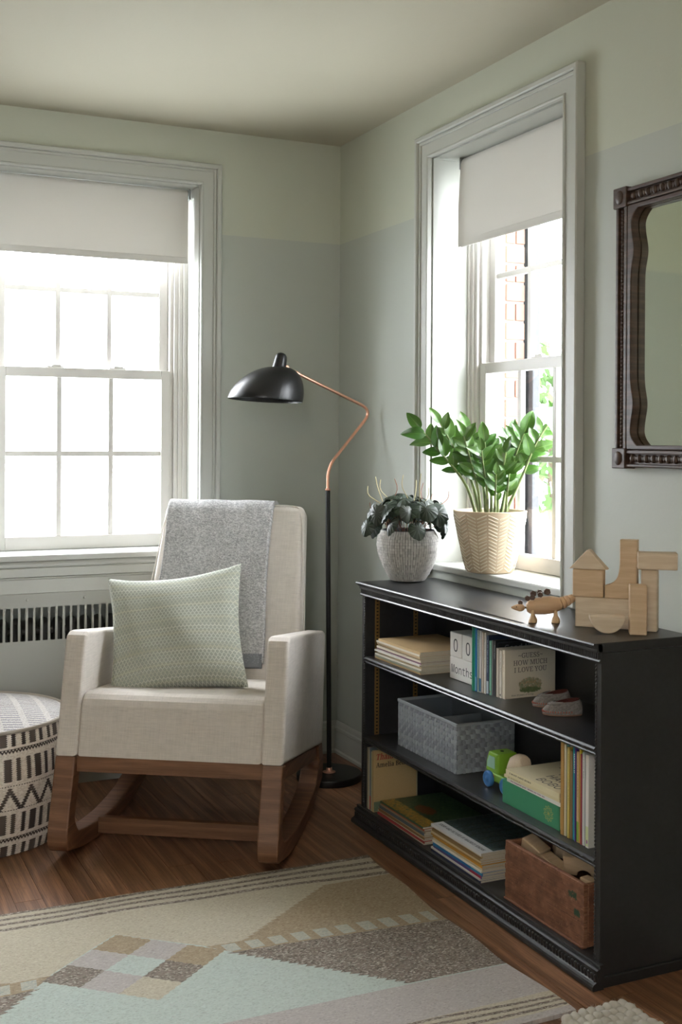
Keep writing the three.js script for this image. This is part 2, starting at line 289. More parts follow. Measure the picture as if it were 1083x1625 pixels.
// ------------------------------------------------------------------ bookcase: axes of the room, moved to its base
const caseTex = dataTex(512, 512, (u, v) => { const t = fbm(u, v, 5, 5, 71, 4), s = fbm(u, v, 60, 60, 77, 2); const k = 0.9 + 0.2 * (t - 0.5) + 0.12 * (s - 0.5); return [51 * k, 52 * k, 54 * k]; }, true, [0.6, 0.6]);
M.case = std(0xffffff, 0.31, { map: caseTex });
M.brass = std(0xa07f4e, 0.45, { metalness: 0.7 });
const BX = { x0: -0.32, x1: -0.022, z0: 0.905, z1: 2.285, top: 0.87, s1: 0.603, s2: 0.318, s3: 0.06 };
{
  const g = thing('bookcase', 'low charcoal painted bookcase with carved mouldings and two inner shelves', 'bookcase', [(BX.x0 + BX.x1) / 2, 0, (BX.z0 + BX.z1) / 2]);
  const O = g.position, A = (geo) => geo.translate(-O.x, -O.y, -O.z), t = 0.024, { x0, x1, z0, z1 } = BX;
  mesh('side_panel', A(span(x0, x1, 0.0, 0.845, z0, z0 + t, 0.002)), M.case, g);
  mesh('side_panel', A(span(x0, x1, 0.0, 0.845, z1 - t, z1, 0.002)), M.case, g);
  mesh('back_panel', A(span(x1 - 0.008, x1, 0.04, 0.845, z0 + t, z1 - t)), M.case, g);
  // a run of moulding along z: profile (out, up) with out measured from the face x0 towards the room
  const run = (prof, za, zb) => A(uvm(extrude(prof.map(([o, y]) => [-o, y]), zb - za).translate(x0, 0, za)));
  mesh('top', A(span(x0 - 0.012, x1 + 0.002, 0.845, 0.87, z0 - 0.004, z1 + 0.0, 0.003)), M.case, g);
  const cr = mesh('cornice', run([[-0.004, 0.82], [0.005, 0.82], [0.007, 0.8235], [0.005, 0.827], [0.003, 0.829], [0.004, 0.846], [0.008, 0.852], [0.013, 0.8545], [0.018, 0.86], [0.024, 0.862], [0.0255, 0.8665], [0.023, 0.87], [-0.004, 0.87]], z0 - 0.006, z1), M.case, g);
  const flute = []; for (let z = z0 + 0.004; z < z1 - 0.004; z += 0.0085) flute.push(new THREE.CylinderGeometry(0.0026, 0.0026, 0.018, 6).translate(x0 - 0.0042, 0.838, z));
  const fl = mesh('fluting', A(merge(flute)), M.case, cr); fl.userData.kind = 'stuff';
  for (const [n, y] of [['shelf', BX.s1], ['shelf', BX.s2]]) {
    const s = mesh(n, A(span(x0 + 0.012, x1 - 0.008, y - 0.02, y, z0 + t, z1 - t, 0.001)), M.case, g);
    mesh('nosing', run([[-0.014, y - 0.024], [-0.005, y - 0.024], [-0.001, y - 0.019], [-0.003, y - 0.016], [0.002, y - 0.011], [0.003, y - 0.006], [0, y - 0.001], [-0.004, y + 0.0005], [-0.014, y]], z0 + t, z1 - t), M.case, s);
    const nick = []; for (let z = z0 + 0.06; z < z1 - 0.05; z += 0.062) for (const [dz, a] of [[0, 0.5], [0.007, -0.5]]) nick.push(new THREE.SphereGeometry(0.0042, 6, 4).scale(0.55, 0.45, 1.1).rotateX(a).translate(x0 - 0.0022, y - 0.0085, z + dz));
    const nk = mesh('carving', A(merge(nick)), M.case, s); nk.userData.kind = 'stuff';
  }
  mesh('bottom_shelf', A(span(x0 + 0.004, x1 - 0.008, 0.03, BX.s3, z0 + t, z1 - t, 0.001)), M.case, g);
  const ba = mesh('base_moulding', run([[-0.004, 0], [0.028, 0], [0.031, 0.004], [0.0305, 0.011], [0.027, 0.016], [0.021, 0.019], [0.017, 0.023], [0.016, 0.036], [0.014, 0.041], [0.018, 0.044], [0.0175, 0.049], [0.012, 0.052], [0.008, 0.053], [0.006, 0.0565], [0.009, 0.059], [0.007, 0.062], [-0.004, 0.0625]], z0 - 0.02, z1 + 0.012), M.case, g);
  const gad = []; for (let z = z0 - 0.006; z < z1 + 0.008; z += 0.0138) gad.push(new THREE.CapsuleGeometry(0.0058, 0.011, 3, 8).scale(0.8, 1, 1).rotateZ(0.22).translate(x0 - 0.0172, 0.0305, z));
  const ga = mesh('carving', A(merge(gad)), M.case, ba); ga.userData.kind = 'stuff';
  mesh('base_return', A(span(x0 - 0.02, x1, 0, 0.028, z1 - 0.001, z1 + 0.008, 0.003)), M.case, g); mesh('base_return', A(span(x0 - 0.02, x1, 0, 0.03, z0 - 0.016, z0 + 0.001, 0.003)), M.case, g);
  for (const z of [z0 + t / 2, z1 - t / 2]) {                      // beaded edge of the uprights
    const b = []; for (let y = 0.07; y < 0.815; y += 0.0095) b.push(new THREE.SphereGeometry(0.0032, 6, 5).scale(0.8, 1.2, 1).translate(x0 - 0.0008, y, z + (z > 1.5 ? -0.008 : 0.008)));
    const e = mesh('beading', A(merge(b)), M.case, g); e.userData.kind = 'stuff';
  }
  for (const x of [-0.272, -0.115]) for (const [ya, yb] of [[0.064, BX.s2 - 0.025], [BX.s2 + 0.001, BX.s1 - 0.025], [BX.s1 + 0.001, 0.84]]) {
    const s = mesh('shelf_standard', A(span(x - 0.009, x + 0.009, ya, yb, z0 + t, z0 + t + 0.003, 0.0006)), M.brass, g), h = [];
    for (let y = ya + 0.008; y < yb - 0.004; y += 0.0125) h.push(box(0.007, 0.004, 0.0006, x, y, z0 + t + 0.0031));
    const q = mesh('slot', A(merge(h)), M.dark, s); q.userData.kind = 'stuff';
  }
}

// ------------------------------------------------------------------ mirror on the right wall (own axes: x along the wall, z into the room)
{
  const Wm = 0.62, Hm = 0.796, g = thing('wall_mirror', 'antique mirror in carved dark wood frame with scalloped inner edge', 'mirror', [0, 1.306, 1.966 + Wm / 2], -PI / 2);
  const mw = woodTex(91, [[52, 36, 28], [92, 70, 58]], [0.3, 0.1], { rings: 4, contrast: 0.9 }), wood = std(0xffffff, 0.5, { map: mw }), hw = Wm / 2, fw = 0.052;
  const F = [span(-hw + 0.004, -hw + fw - 0.004, 0.05, Hm - 0.05, 0.002, 0.024, 0.003), span(hw - fw + 0.004, hw - 0.004, 0.05, Hm - 0.05, 0.002, 0.024, 0.003)];
  mesh('stile', F[0], wood, g); mesh('stile', F[1], wood, g);
  for (const s of [-1, 1]) {
    mesh('stile_edge', merge([span(s * (hw - 0.008) - 0.006, s * (hw - 0.008) + 0.006, 0.05, Hm - 0.05, 0.002, 0.034, 0.003), span(s * (hw - fw + 0.008) - 0.007, s * (hw - fw + 0.008) + 0.007, 0.05, Hm - 0.05, 0.002, 0.033, 0.003)]), wood, g);
    const b = []; for (let y = 0.062; y < Hm - 0.06; y += 0.011) b.push(new THREE.SphereGeometry(0.0055, 8, 6).scale(1, 1.05, 0.9).translate(s * (hw - fw / 2 + 0.001), y, 0.026));
    const q = mesh('beading', merge(b), wood, g); q.userData.kind = 'stuff';
  }
  for (const y of [0, Hm - fw]) {
    mesh('rail', merge([span(-hw + 0.05, hw - 0.05, y + 0.004, y + fw - 0.004, 0.002, 0.024, 0.003), span(-hw + 0.05, hw - 0.05, y + 0.002, y + 0.011, 0.002, 0.036, 0.003), span(-hw + 0.05, hw - 0.05, y + fw - 0.013, y + fw - 0.002, 0.002, 0.036, 0.003)]), wood, g);
    const e = []; for (let x = -hw + 0.072; x < hw - 0.06; x += 0.03) { e.push(new THREE.SphereGeometry(0.0105, 10, 8).scale(0.85, 1.15, 0.7).translate(x, y + fw / 2, 0.026)); for (const s of [-1, 1]) e.push(new THREE.SphereGeometry(0.004, 6, 6).scale(0.6, 2.4, 0.8).rotateZ(s * 0.25).translate(x + s * 0.012, y + fw / 2, 0.026)); e.push(new THREE.SphereGeometry(0.003, 6, 6).scale(0.7, 2.6, 0.8).translate(x + 0.015, y + fw / 2, 0.027)); }
    const q = mesh('egg_and_dart', merge(e), wood, g); q.userData.kind = 'stuff';
  }
  for (const x of [-1, 1]) for (const y of [fw / 2, Hm - fw / 2]) {
    const c = mesh('corner_block', rbox(fw + 0.006, fw + 0.006, 0.04, 0.003, x * (hw - fw / 2), y, 0.0205), wood, g);
    mesh('oval_boss', new THREE.SphereGeometry(0.018, 18, 12).scale(0.86, 1.1, 0.35).translate(x * (hw - fw / 2), y, 0.041), wood, c);
  }
  const a = hw - fw + 0.001, s = new THREE.Shape([V2(-a, fw - 0.001), V2(a, fw - 0.001), V2(a, Hm - fw + 0.001), V2(-a, Hm - fw + 0.001)]), h = new THREE.Path(), N = 220, ya = fw + 0.012, yb = Hm - fw - 0.012;
  const depth = (y) => { const d = Math.min(y - ya, yb - y); return 0.017 + 0.013 * Math.exp(-Math.pow((d - 0.115) / 0.045, 2)) + 0.03 * Math.pow(clamp(1 - d / 0.045), 2.2); };
  for (let i = 0; i <= N; i++) { const y = lerp(ya, yb, i / N); h[i ? 'lineTo' : 'moveTo'](-a + depth(y), y); }
  for (let i = N; i >= 0; i--) { const y = lerp(ya, yb, i / N); h.lineTo(a - depth(y), y); }
  s.holes.push(h); mesh('scalloped_slip', uvm(extrude(s, 0.026, 0.003, 2).translate(0, 0, 0.006)), wood, g);
  mesh('glass', span(-a, a, fw, Hm - fw, 0.0025, 0.0055), std(new THREE.Color().setRGB(0.88, 0.93, 0.82), 0.04, { metalness: 1 }), g);
  mesh('backing', span(-hw + 0.01, hw - 0.01, 0.01, Hm - 0.01, 0.0008, 0.0022), M.dark, g);
}

// ------------------------------------------------------------------ floor lamp (own axes: x to the right of the picture, y up)
{
  const g = thing('floor_lamp', 'black floor lamp with bent copper arm and domed shade', 'lamp', [-0.205, 0, 0.37], 0);
  const blk = std(0x0b0b0c, 0.42), shadeM = std(0x101013, 0.36), cop = std(new THREE.Color().setRGB(0.80, 0.43, 0.31), 0.28, { metalness: 0.95 });
  mesh('base', lathe([[0, 0], [0.128, 0], [0.133, 0.003], [0.133, 0.024], [0.131, 0.0275], [0.127, 0.029], [0, 0.029]], 64), blk, g);
  mesh('collar', lathe([[0, 0.029], [0.026, 0.029], [0.026, 0.031], [0.022, 0.0325], [0.013, 0.034], [0.012, 0.046], [0.0105, 0.048], [0, 0.048]], 32), cop, g);
  mesh('pole', new THREE.CylinderGeometry(0.0098, 0.0098, 1.135, 20).translate(0, 0.5675, 0).rotateZ(0.012).translate(0, 0.044, 0), blk, g);
  // the arm: a rod with two rounded bends, in the plane that faces the room
  const bend = (pts, r) => { const path = new THREE.CurvePath(); let last = pts[0]; for (let i = 1; i < pts.length - 1; i++) { const p = pts[i], a = pts[i - 1].clone().sub(p).normalize(), b = pts[i + 1].clone().sub(p).normalize(), s = p.clone().addScaledVector(a, r[i - 1]), e = p.clone().addScaledVector(b, r[i - 1]); path.add(new THREE.LineCurve3(last, s)); path.add(new THREE.QuadraticBezierCurve3(s, p, e)); last = e; } path.add(new THREE.LineCurve3(last, pts[pts.length - 1])); return path; };
  const P = [V3(-0.0135, 1.172, 0), V3(-0.0145, 1.268, 0), V3(0.178, 1.502, 0.02), V3(-0.206, 1.664, 0.02)];
  mesh('arm', new THREE.TubeGeometry(bend(P, [0.05, 0.06]), 120, 0.0062, 12), cop, g);
  mesh('arm_ferrule', lathe([[0, 0], [0.0105, 0], [0.0105, 0.006], [0.0065, 0.008], [0, 0.008]], 24).translate(-0.0135, 1.174, 0), cop, g);
  const d = P[3].clone().sub(P[2]).normalize(), sl = new THREE.CylinderGeometry(0.008, 0.008, 0.05, 14); sl.rotateZ(PI / 2 + Math.atan2(d.y, d.x)); sl.translate(...P[3].clone().addScaledVector(d, -0.035).toArray());
  mesh('arm_sleeve', sl, cop, g);
  const sh = sub('lamp_head', g); sh.position.set(-0.232, 1.652, 0.02); sh.rotation.set(0.0, 0, 0.0);
  // domed shade, deeper on the left, with a neck at the top
  const prof = [[0.0, 0.052], [0.02, 0.051]]; const dome = []; for (let i = 0; i <= 26; i++) { const a = i / 26 * PI / 2; dome.push([0.02 + 0.128 * Math.sin(a), 0.132 * Math.cos(a)]); }
  const outer = dome, inner = dome.slice().reverse().map(([r, y]) => [Math.max(0.004, r - 0.0025), y - 0.003]);
  const G = lathe([[0.004, 0.132], ...outer, ...inner], 72), pp = G.attributes.position;
  for (let i = 0; i < pp.count; i++) { const x = pp.getX(i), y = pp.getY(i); pp.setX(i, x - 0.046 * Math.pow(clamp(1 - y / 0.135), 0.8)); pp.setY(i, y * (1 + 0.05 * x / 0.15) - 0.008 * sstep(0.1, 0, y) * (x / 0.15)); }
  G.computeVertexNormals(); G.translate(-0.018, -0.116, 0); mesh('shade', G, shadeM, sh);
  mesh('neck', lathe([[0.03, -0.024], [0.026, -0.008], [0.0235, 0.008], [0.0225, 0.022], [0.0205, 0.034], [0.015, 0.042], [0.007, 0.0455], [0, 0.046]], 32).scale(1.12, 1.15, 1.12).rotateZ(-0.2).translate(-0.004, 0.02, 0), shadeM, sh);
  mesh('knuckle', merge([new THREE.SphereGeometry(0.0105, 16, 12).translate(0.02, 0.012, 0), new THREE.CylinderGeometry(0.0085, 0.0085, 0.02, 14).rotateX(PI / 2).translate(0.024, 0.014, 0)]), cop, sh);
  mesh('bulb', new THREE.SphereGeometry(0.03, 20, 14).translate(-0.03, -0.06, 0), std(0xe8e4dc, 0.3), sh);
}

// ------------------------------------------------------------------ rocking chair (own axes: x across, z forward)
const linenTex = dataTex(512, 512, (u, v, i, j) => { const a = noise(u * 256, v * 8, 256, 8, 5), b = noise(u * 8, v * 256, 8, 256, 6), c = fbm(u, v, 6, 6, 9, 3), slub = noise(u * 20, v * 220, 20, 220, 14); const k = 0.97 + 0.05 * (a - 0.5) + 0.07 * (b - 0.5) + 0.03 * (c - 0.5) - (slub > 0.82 ? 0.03 : 0); return [218 * k, 210 * k, 201 * k]; }, true, [0.22, 0.22]);
const linenBump = dataTex(256, 256, (u, v, i, j) => grey(90 + 80 * ((i + j) % 2) + 80 * noise(u * 128, v * 128, 128, 128, 8)), false, [0.1, 0.1]);
M.linen = phys(0xffffff, 0.92, { map: linenTex, bumpMap: linenBump, bumpScale: 0.0006, sheen: 0.25, sheenRoughness: 0.6, sheenColor: new THREE.Color(0.9, 0.88, 0.85) });
const chair = thing('rocking_chair', 'cream upholstered rocking chair with walnut rockers and tall back', 'chair', [-1.0726, 0.0345, 1.028], -33 * PI / 180); chair.scale.setScalar(0.975);
const backM = new THREE.Matrix4();
{
  const line = (a, b, t) => [lerp(a[0], b[0], t), lerp(a[1], b[1], t)];
  // side frame: front leg, rocker and rear leg in one bent piece
  const out = [[-0.03, 0.317], [0.022, 0.317]], fb = [0.095, 0.03];
  const S = new THREE.Shape();
  const sx = (n) => -n;      // shape x is minus forward
  S.moveTo(sx(0.02), 0.316); S.lineTo(sx(0.088), 0.085); S.quadraticCurveTo(sx(0.10), 0.028, sx(0.06), 0.013);
  for (let i = 0; i <= 30; i++) { const n = lerp(0.04, -0.80, i / 30), r = 1.55; S.lineTo(sx(n), r - Math.sqrt(r * r - (n + 0.33) * (n + 0.33)) - 0.0345); }
  S.quadraticCurveTo(sx(-0.835), 0.085, sx(-0.83), 0.12); S.lineTo(sx(-0.80), 0.182); S.lineTo(sx(-0.705), 0.198); S.lineTo(sx(-0.735), 0.135); S.quadraticCurveTo(sx(-0.74), 0.105, sx(-0.70), 0.098);
  for (let i = 0; i <= 24; i++) { const n = lerp(-0.66, -0.02, i / 24), r = 1.45; S.lineTo(sx(n), 1.55 - 0.058 - Math.sqrt(r * r - (n + 0.33) * (n + 0.33)) - 0.018); }
  S.quadraticCurveTo(sx(0.022), 0.10, sx(0.016), 0.12); S.lineTo(sx(-0.04), 0.305); S.closePath();
  for (const x0 of [-0.388, 0.318]) mesh('rocker', uvm(extrude(S, 0.07, 0.005, 2).rotateY(PI / 2).translate(x0, 0, 0), 1, 1), M.walnut, chair);
  // rails under the upholstery
  const slope = (n) => 0.315 + (n - 0.02) * (0.315 - 0.172) / 0.82;
  mesh('front_rail', span(-0.319, 0.319, 0.262, 0.315, -0.03, 0.005, 0.003), M.walnut, chair);
  for (const s of [-1, 1]) mesh('side_rail', uvm(sideExtrude([[-0.03, slope(-0.03)], [-0.03, slope(-0.03) - 0.053], [-0.76, slope(-0.76) - 0.05], [-0.80, slope(-0.8)]], 0.05, 0.003, 2, s * 0.353 - 0.025)), M.walnut, chair);
  mesh('stretcher', span(-0.319, 0.319, -0.015, 0.042, -0.235, -0.205, 0.004), M.walnut, chair);
  // arms
  const arm = [[0.022, 0.318], [-0.066, 0.688], [-0.074, 0.706], [-0.094, 0.716], [-0.12, 0.716], [-0.82, 0.622], [-0.842, 0.613], [-0.853, 0.595], [-0.85, 0.57], [-0.80, 0.178]];
  for (const s of [-1, 1]) mesh('arm', sideExtrude(arm, 0.076, 0.013, 4, s * 0.352 - 0.038), M.linen, chair);
  // seat: box with a rolled front edge
  const seat = [[0.012, 0.316], [-0.006, 0.42], [-0.018, 0.48], [-0.028, 0.5], [-0.046, 0.513], [-0.075, 0.518], [-0.3, 0.498], [-0.66, 0.455], [-0.7, 0.25]];
  const sg = sideExtrude(seat, 0.632, 0.012, 4); mesh('seat', sg, M.linen, chair);
  // back: a tall tapered cushion that leans
  const lean = -22.5 * PI / 180, L = 0.775; backM.makeRotationX(lean).setPosition(0, 0.40, -0.615);
  const bg = new RoundedBoxGeometry(0.66, L, 0.105, 8, 0.032).translate(0, L / 2, -0.0525), p = bg.attributes.position;
  for (let i = 0; i < p.count; i++) { const x = p.getX(i), y = p.getY(i), z = p.getZ(i), t = clamp(y / L); p.setX(i, x * lerp(1.0, 0.885, sstep(0.3, 1, t))); if (z > -0.03) p.setZ(i, z + 0.012 * Math.cos(x / 0.66 * PI) * Math.sin(clamp(t, 0.02, 0.98) * PI)); }
  bg.computeVertexNormals(); const back = mesh('backrest', uvm(bg), M.linen, chair); back.applyMatrix4(backM);
  const pip = (z) => { const w = 0.33, pts = []; for (let i = 0; i <= 10; i++) { const t = i / 10 * 0.86; pts.push(V3(w * lerp(1, 0.885, sstep(0.3, 1, t)) - 0.006, t * L, z)); } const k = 0.885; pts.push(V3(w * k - 0.011, L * 0.935, z), V3(w * k - 0.026, L - 0.012, z), V3(w * k - 0.06, L - 0.0055, z), V3(0, L - 0.005, z)); const q = pts.slice(0, -1).reverse().map((a) => V3(-a.x, a.y, a.z)); return [...pts, ...q]; };
  mesh('piping', tube(pip(-0.006), 0.0026, 160, 6), M.linen, back);
}

// ------------------------------------------------------------------ wool throw over the chair back
chair.updateMatrixWorld(true);
const backWorld = chair.matrixWorld.clone().multiply(backM);
{
  const woolTex = dataTex(512, 512, (u, v) => { const a = fbm(u, v, 60, 90, 21, 3), b = fbm(u, v, 14, 14, 25, 3), c = noise(u * 200, v * 260, 200, 260, 28); const k = clamp(0.42 + 1.05 * (a - 0.5) + 0.3 * (b - 0.5) + 0.4 * (c - 0.5)); return [lerp(138, 232, k), lerp(137, 231, k), lerp(138, 230, k)]; }, true, [0.3, 0.3]);
  const wool = phys(0xffffff, 1, { map: woolTex, bumpMap: woolTex, bumpScale: 0.003, sheen: 0.5, sheenRoughness: 0.5, sheenColor: new THREE.Color(0.8, 0.8, 0.82) });
  const g = thing('throw_blanket', 'fluffy grey wool throw draped over the chair back', 'blanket', [-0.8, 0, 0.25]);
  const inv = new THREE.Matrix4().makeTranslation(0.8, 0, -0.25);
  const L = 0.775, R = 0.066, path = (t) => {      // t: metres along the throw from its back end; returns [up, out]
    const bk = 0.10, arc = PI * R; if (t < bk) return [L - R - (bk - t) + 0.02, -0.0525 - R]; if (t < bk + arc) { const a = (t - bk) / R; return [L - R + 0.02 + R * Math.sin(a), -0.0525 - R * Math.cos(a)]; }
    return [L - R + 0.02 - (t - bk - arc), -0.0525 + R + 0.011 * Math.sin(clamp((t - bk - arc) / 0.6) * PI)];
  };
  const tot = 0.10 + PI * R + 0.61;
  const at = (u, v, lift = 0) => { const t = v * tot, [y, z] = path(t), fr = clamp((t - 0.33) / 0.5); const x = lerp(-0.268 - 0.008 * Math.sin(t * 9) - 0.012 * fr, 0.165 + 0.006 * Math.sin(t * 7 + 1) + 0.012 * fr, u); const w = 0.0035 * Math.sin(u * 17 + t * 5) + 0.003 * (fbm(u * 0.5, v * 0.7, 8, 12, 60, 3) - 0.5) * 2; return V3(x, y + (z < -0.1 ? 0 : 0), z + w + lift).applyMatrix4(backWorld).applyMatrix4(inv); };
  mesh('folded_wool', shell((u, v) => at(u, v), 60, 150, 0.019, [0.44, tot]), wool, g);
  const dk = phys(0x74767a, 1, { bumpMap: woolTex, bumpScale: 0.003 });
  mesh('hem_band', shell((u, v) => at(lerp(0.02, 0.985, u), lerp(0.962, 1.02, v), 0.001), 40, 8, 0.021, [0.44, 0.07]), dk, g);
  const R0 = rng(8), fz = [];                        // the fuzz that stands off the cloth
  for (let i = 0; i < 9000; i++) { const u = R0(), v = 0.1 + 0.9 * R0(), e = R0() < 0.2, uu = e ? (R0() < 0.5 ? 0 : 1) : u, p = at(uu, v), a = at(Math.min(1, uu + 0.01), v).sub(p), b = at(uu, Math.min(1, v + 0.005)).sub(p), n = a.cross(b).normalize(); if (n.z < 0 && v > 0.4) n.negate(); const L2 = 0.005 + 0.007 * R0(), q = p.clone().addScaledVector(n, 0.009), dir = n.clone().addScaledVector(V3(R0() - 0.5, R0() - 0.5, R0() - 0.5), 2.0).normalize(), m = q.clone().addScaledVector(dir, L2 * 0.5).add(V3(0, -0.001, 0)), en = q.clone().addScaledVector(dir, L2).add(V3((R0() - 0.5) * 0.005, -0.002, 0)); fz.push(new THREE.TubeGeometry(new THREE.CatmullRomCurve3([q, m, en]), 2, 0.00035, 3)); }
  const f = mesh('fuzz', merge(fz), std(0xcfcecd, 1), g); f.userData.kind = 'stuff';
}

// ------------------------------------------------------------------ pillow
{
  const pt = canvasTex(1536, 1536, (c, w, h) => {
    const R = rng(17); c.fillStyle = '#a5a99e'; c.fillRect(0, 0, w, h);
    for (let i = 0; i < 60000; i++) { c.fillStyle = `rgba(${R() < 0.5 ? '118,130,116' : '186,188,174'},0.3)`; c.fillRect(R() * w, R() * h, 6, 2.4); }
    const rows = 40, rh = h / rows; c.lineJoin = 'round';
    for (let r = 0; r < rows; r++) {
      const y = r * rh, tone = ['226,226,214', '220,221,208', '228,226,212', '208,206,188', '222,224,212', '214,218,204'][(r * 5 + (r >> 2)) % 6], n = 34, st = w / n, ph = r % 2;
      for (const [dy, lw, al] of [[0, 5.2, 0.8], [0.22, 3.0, 0.45]]) { c.lineWidth = lw; c.strokeStyle = `rgba(${tone},${al})`; c.beginPath(); for (let k = 0; k <= n * 2; k++) c.lineTo(k * st / 2, y + rh * ((((k + ph) % 2) ? 0.95 : 0.08) + dy * (((k + ph) % 2) ? -1 : 1)) + (R() - 0.5) * 5); c.stroke(); }
      if (r % 4 === 1) { c.lineWidth = 3.2; c.strokeStyle = `rgba(${tone},0.6)`; c.beginPath(); for (let x = 0; x <= w; x += st / 3) c.lineTo(x, y + rh * 0.5 + (R() - 0.5) * 4); c.stroke(); }
      if (r % 5 === 3) { c.fillStyle = 'rgba(196,190,160,0.22)'; c.fillRect(0, y, w, rh); }
    }
  });
  const m = phys(0xffffff, 0.95, { map: pt, bumpMap: pt, bumpScale: 0.002, sheen: 0.2, sheenColor: new THREE.Color(0.8, 0.82, 0.76) });
  const a = 0.25, b = 0.23, T = 0.112, N = 56, pos = [], uv = [], idx = [];
  for (const s of [1, -1]) for (let j = 0; j <= N; j++) for (let i = 0; i <= N; i++) {
    const u = i / N * 2 - 1, v = j / N * 2 - 1, cu = 1 - 0.085 * Math.cos(v * PI / 2), cv = 1 - 0.10 * Math.cos(u * PI / 2), prof = Math.pow(Math.max(0, (1 - u * u) * (1 - v * v)), 0.42);
    const sag = -0.012 * (1 - u * u) * (v > 0 ? v * v : 0), wr = 0.004 * Math.sin(u * 7 + v * 3) * prof + 0.006 * (fbm(u * 0.5 + 0.5, v * 0.5 + 0.5, 6, 6, s > 0 ? 31 : 37, 3) - 0.5) * prof;
    pos.push(u * a * cu, v * b * cv + sag, s * (T * prof * (1 - 0.12 * v) + wr)); uv.push(u * 0.5 + 0.5, v * 0.5 + 0.5);
  }
  const W = N + 1, C = W * W; for (let j = 0; j < N; j++) for (let i = 0; i < N; i++) { const q = j * W + i; idx.push(q, q + 1, q + W + 1, q, q + W + 1, q + W, C + q, C + q + W + 1, C + q + 1, C + q, C + q + W, C + q + W + 1); }
  let g = new THREE.BufferGeometry(); g.setAttribute('position', new THREE.Float32BufferAttribute(pos, 3)); g.setAttribute('uv', new THREE.Float32BufferAttribute(uv, 2)); g.setIndex(idx); g.computeVertexNormals();
  g.rotateZ(0.135); g.rotateX(-0.42); g.rotateY(0.05);
  const cm = new THREE.Matrix4().makeTranslation(-0.075, 0.683, -0.335); g.applyMatrix4(cm).applyMatrix4(chair.matrixWorld);
  g.computeBoundingBox(); const bc = g.boundingBox.getCenter(V3()), y0 = g.boundingBox.min.y; g.translate(-bc.x, -y0, -bc.z);
  const p = mesh('throw_pillow', g, m); p.position.set(bc.x, y0, bc.z); tag(p, 'sage green woven square pillow leaning on the chair seat', 'pillow');
}

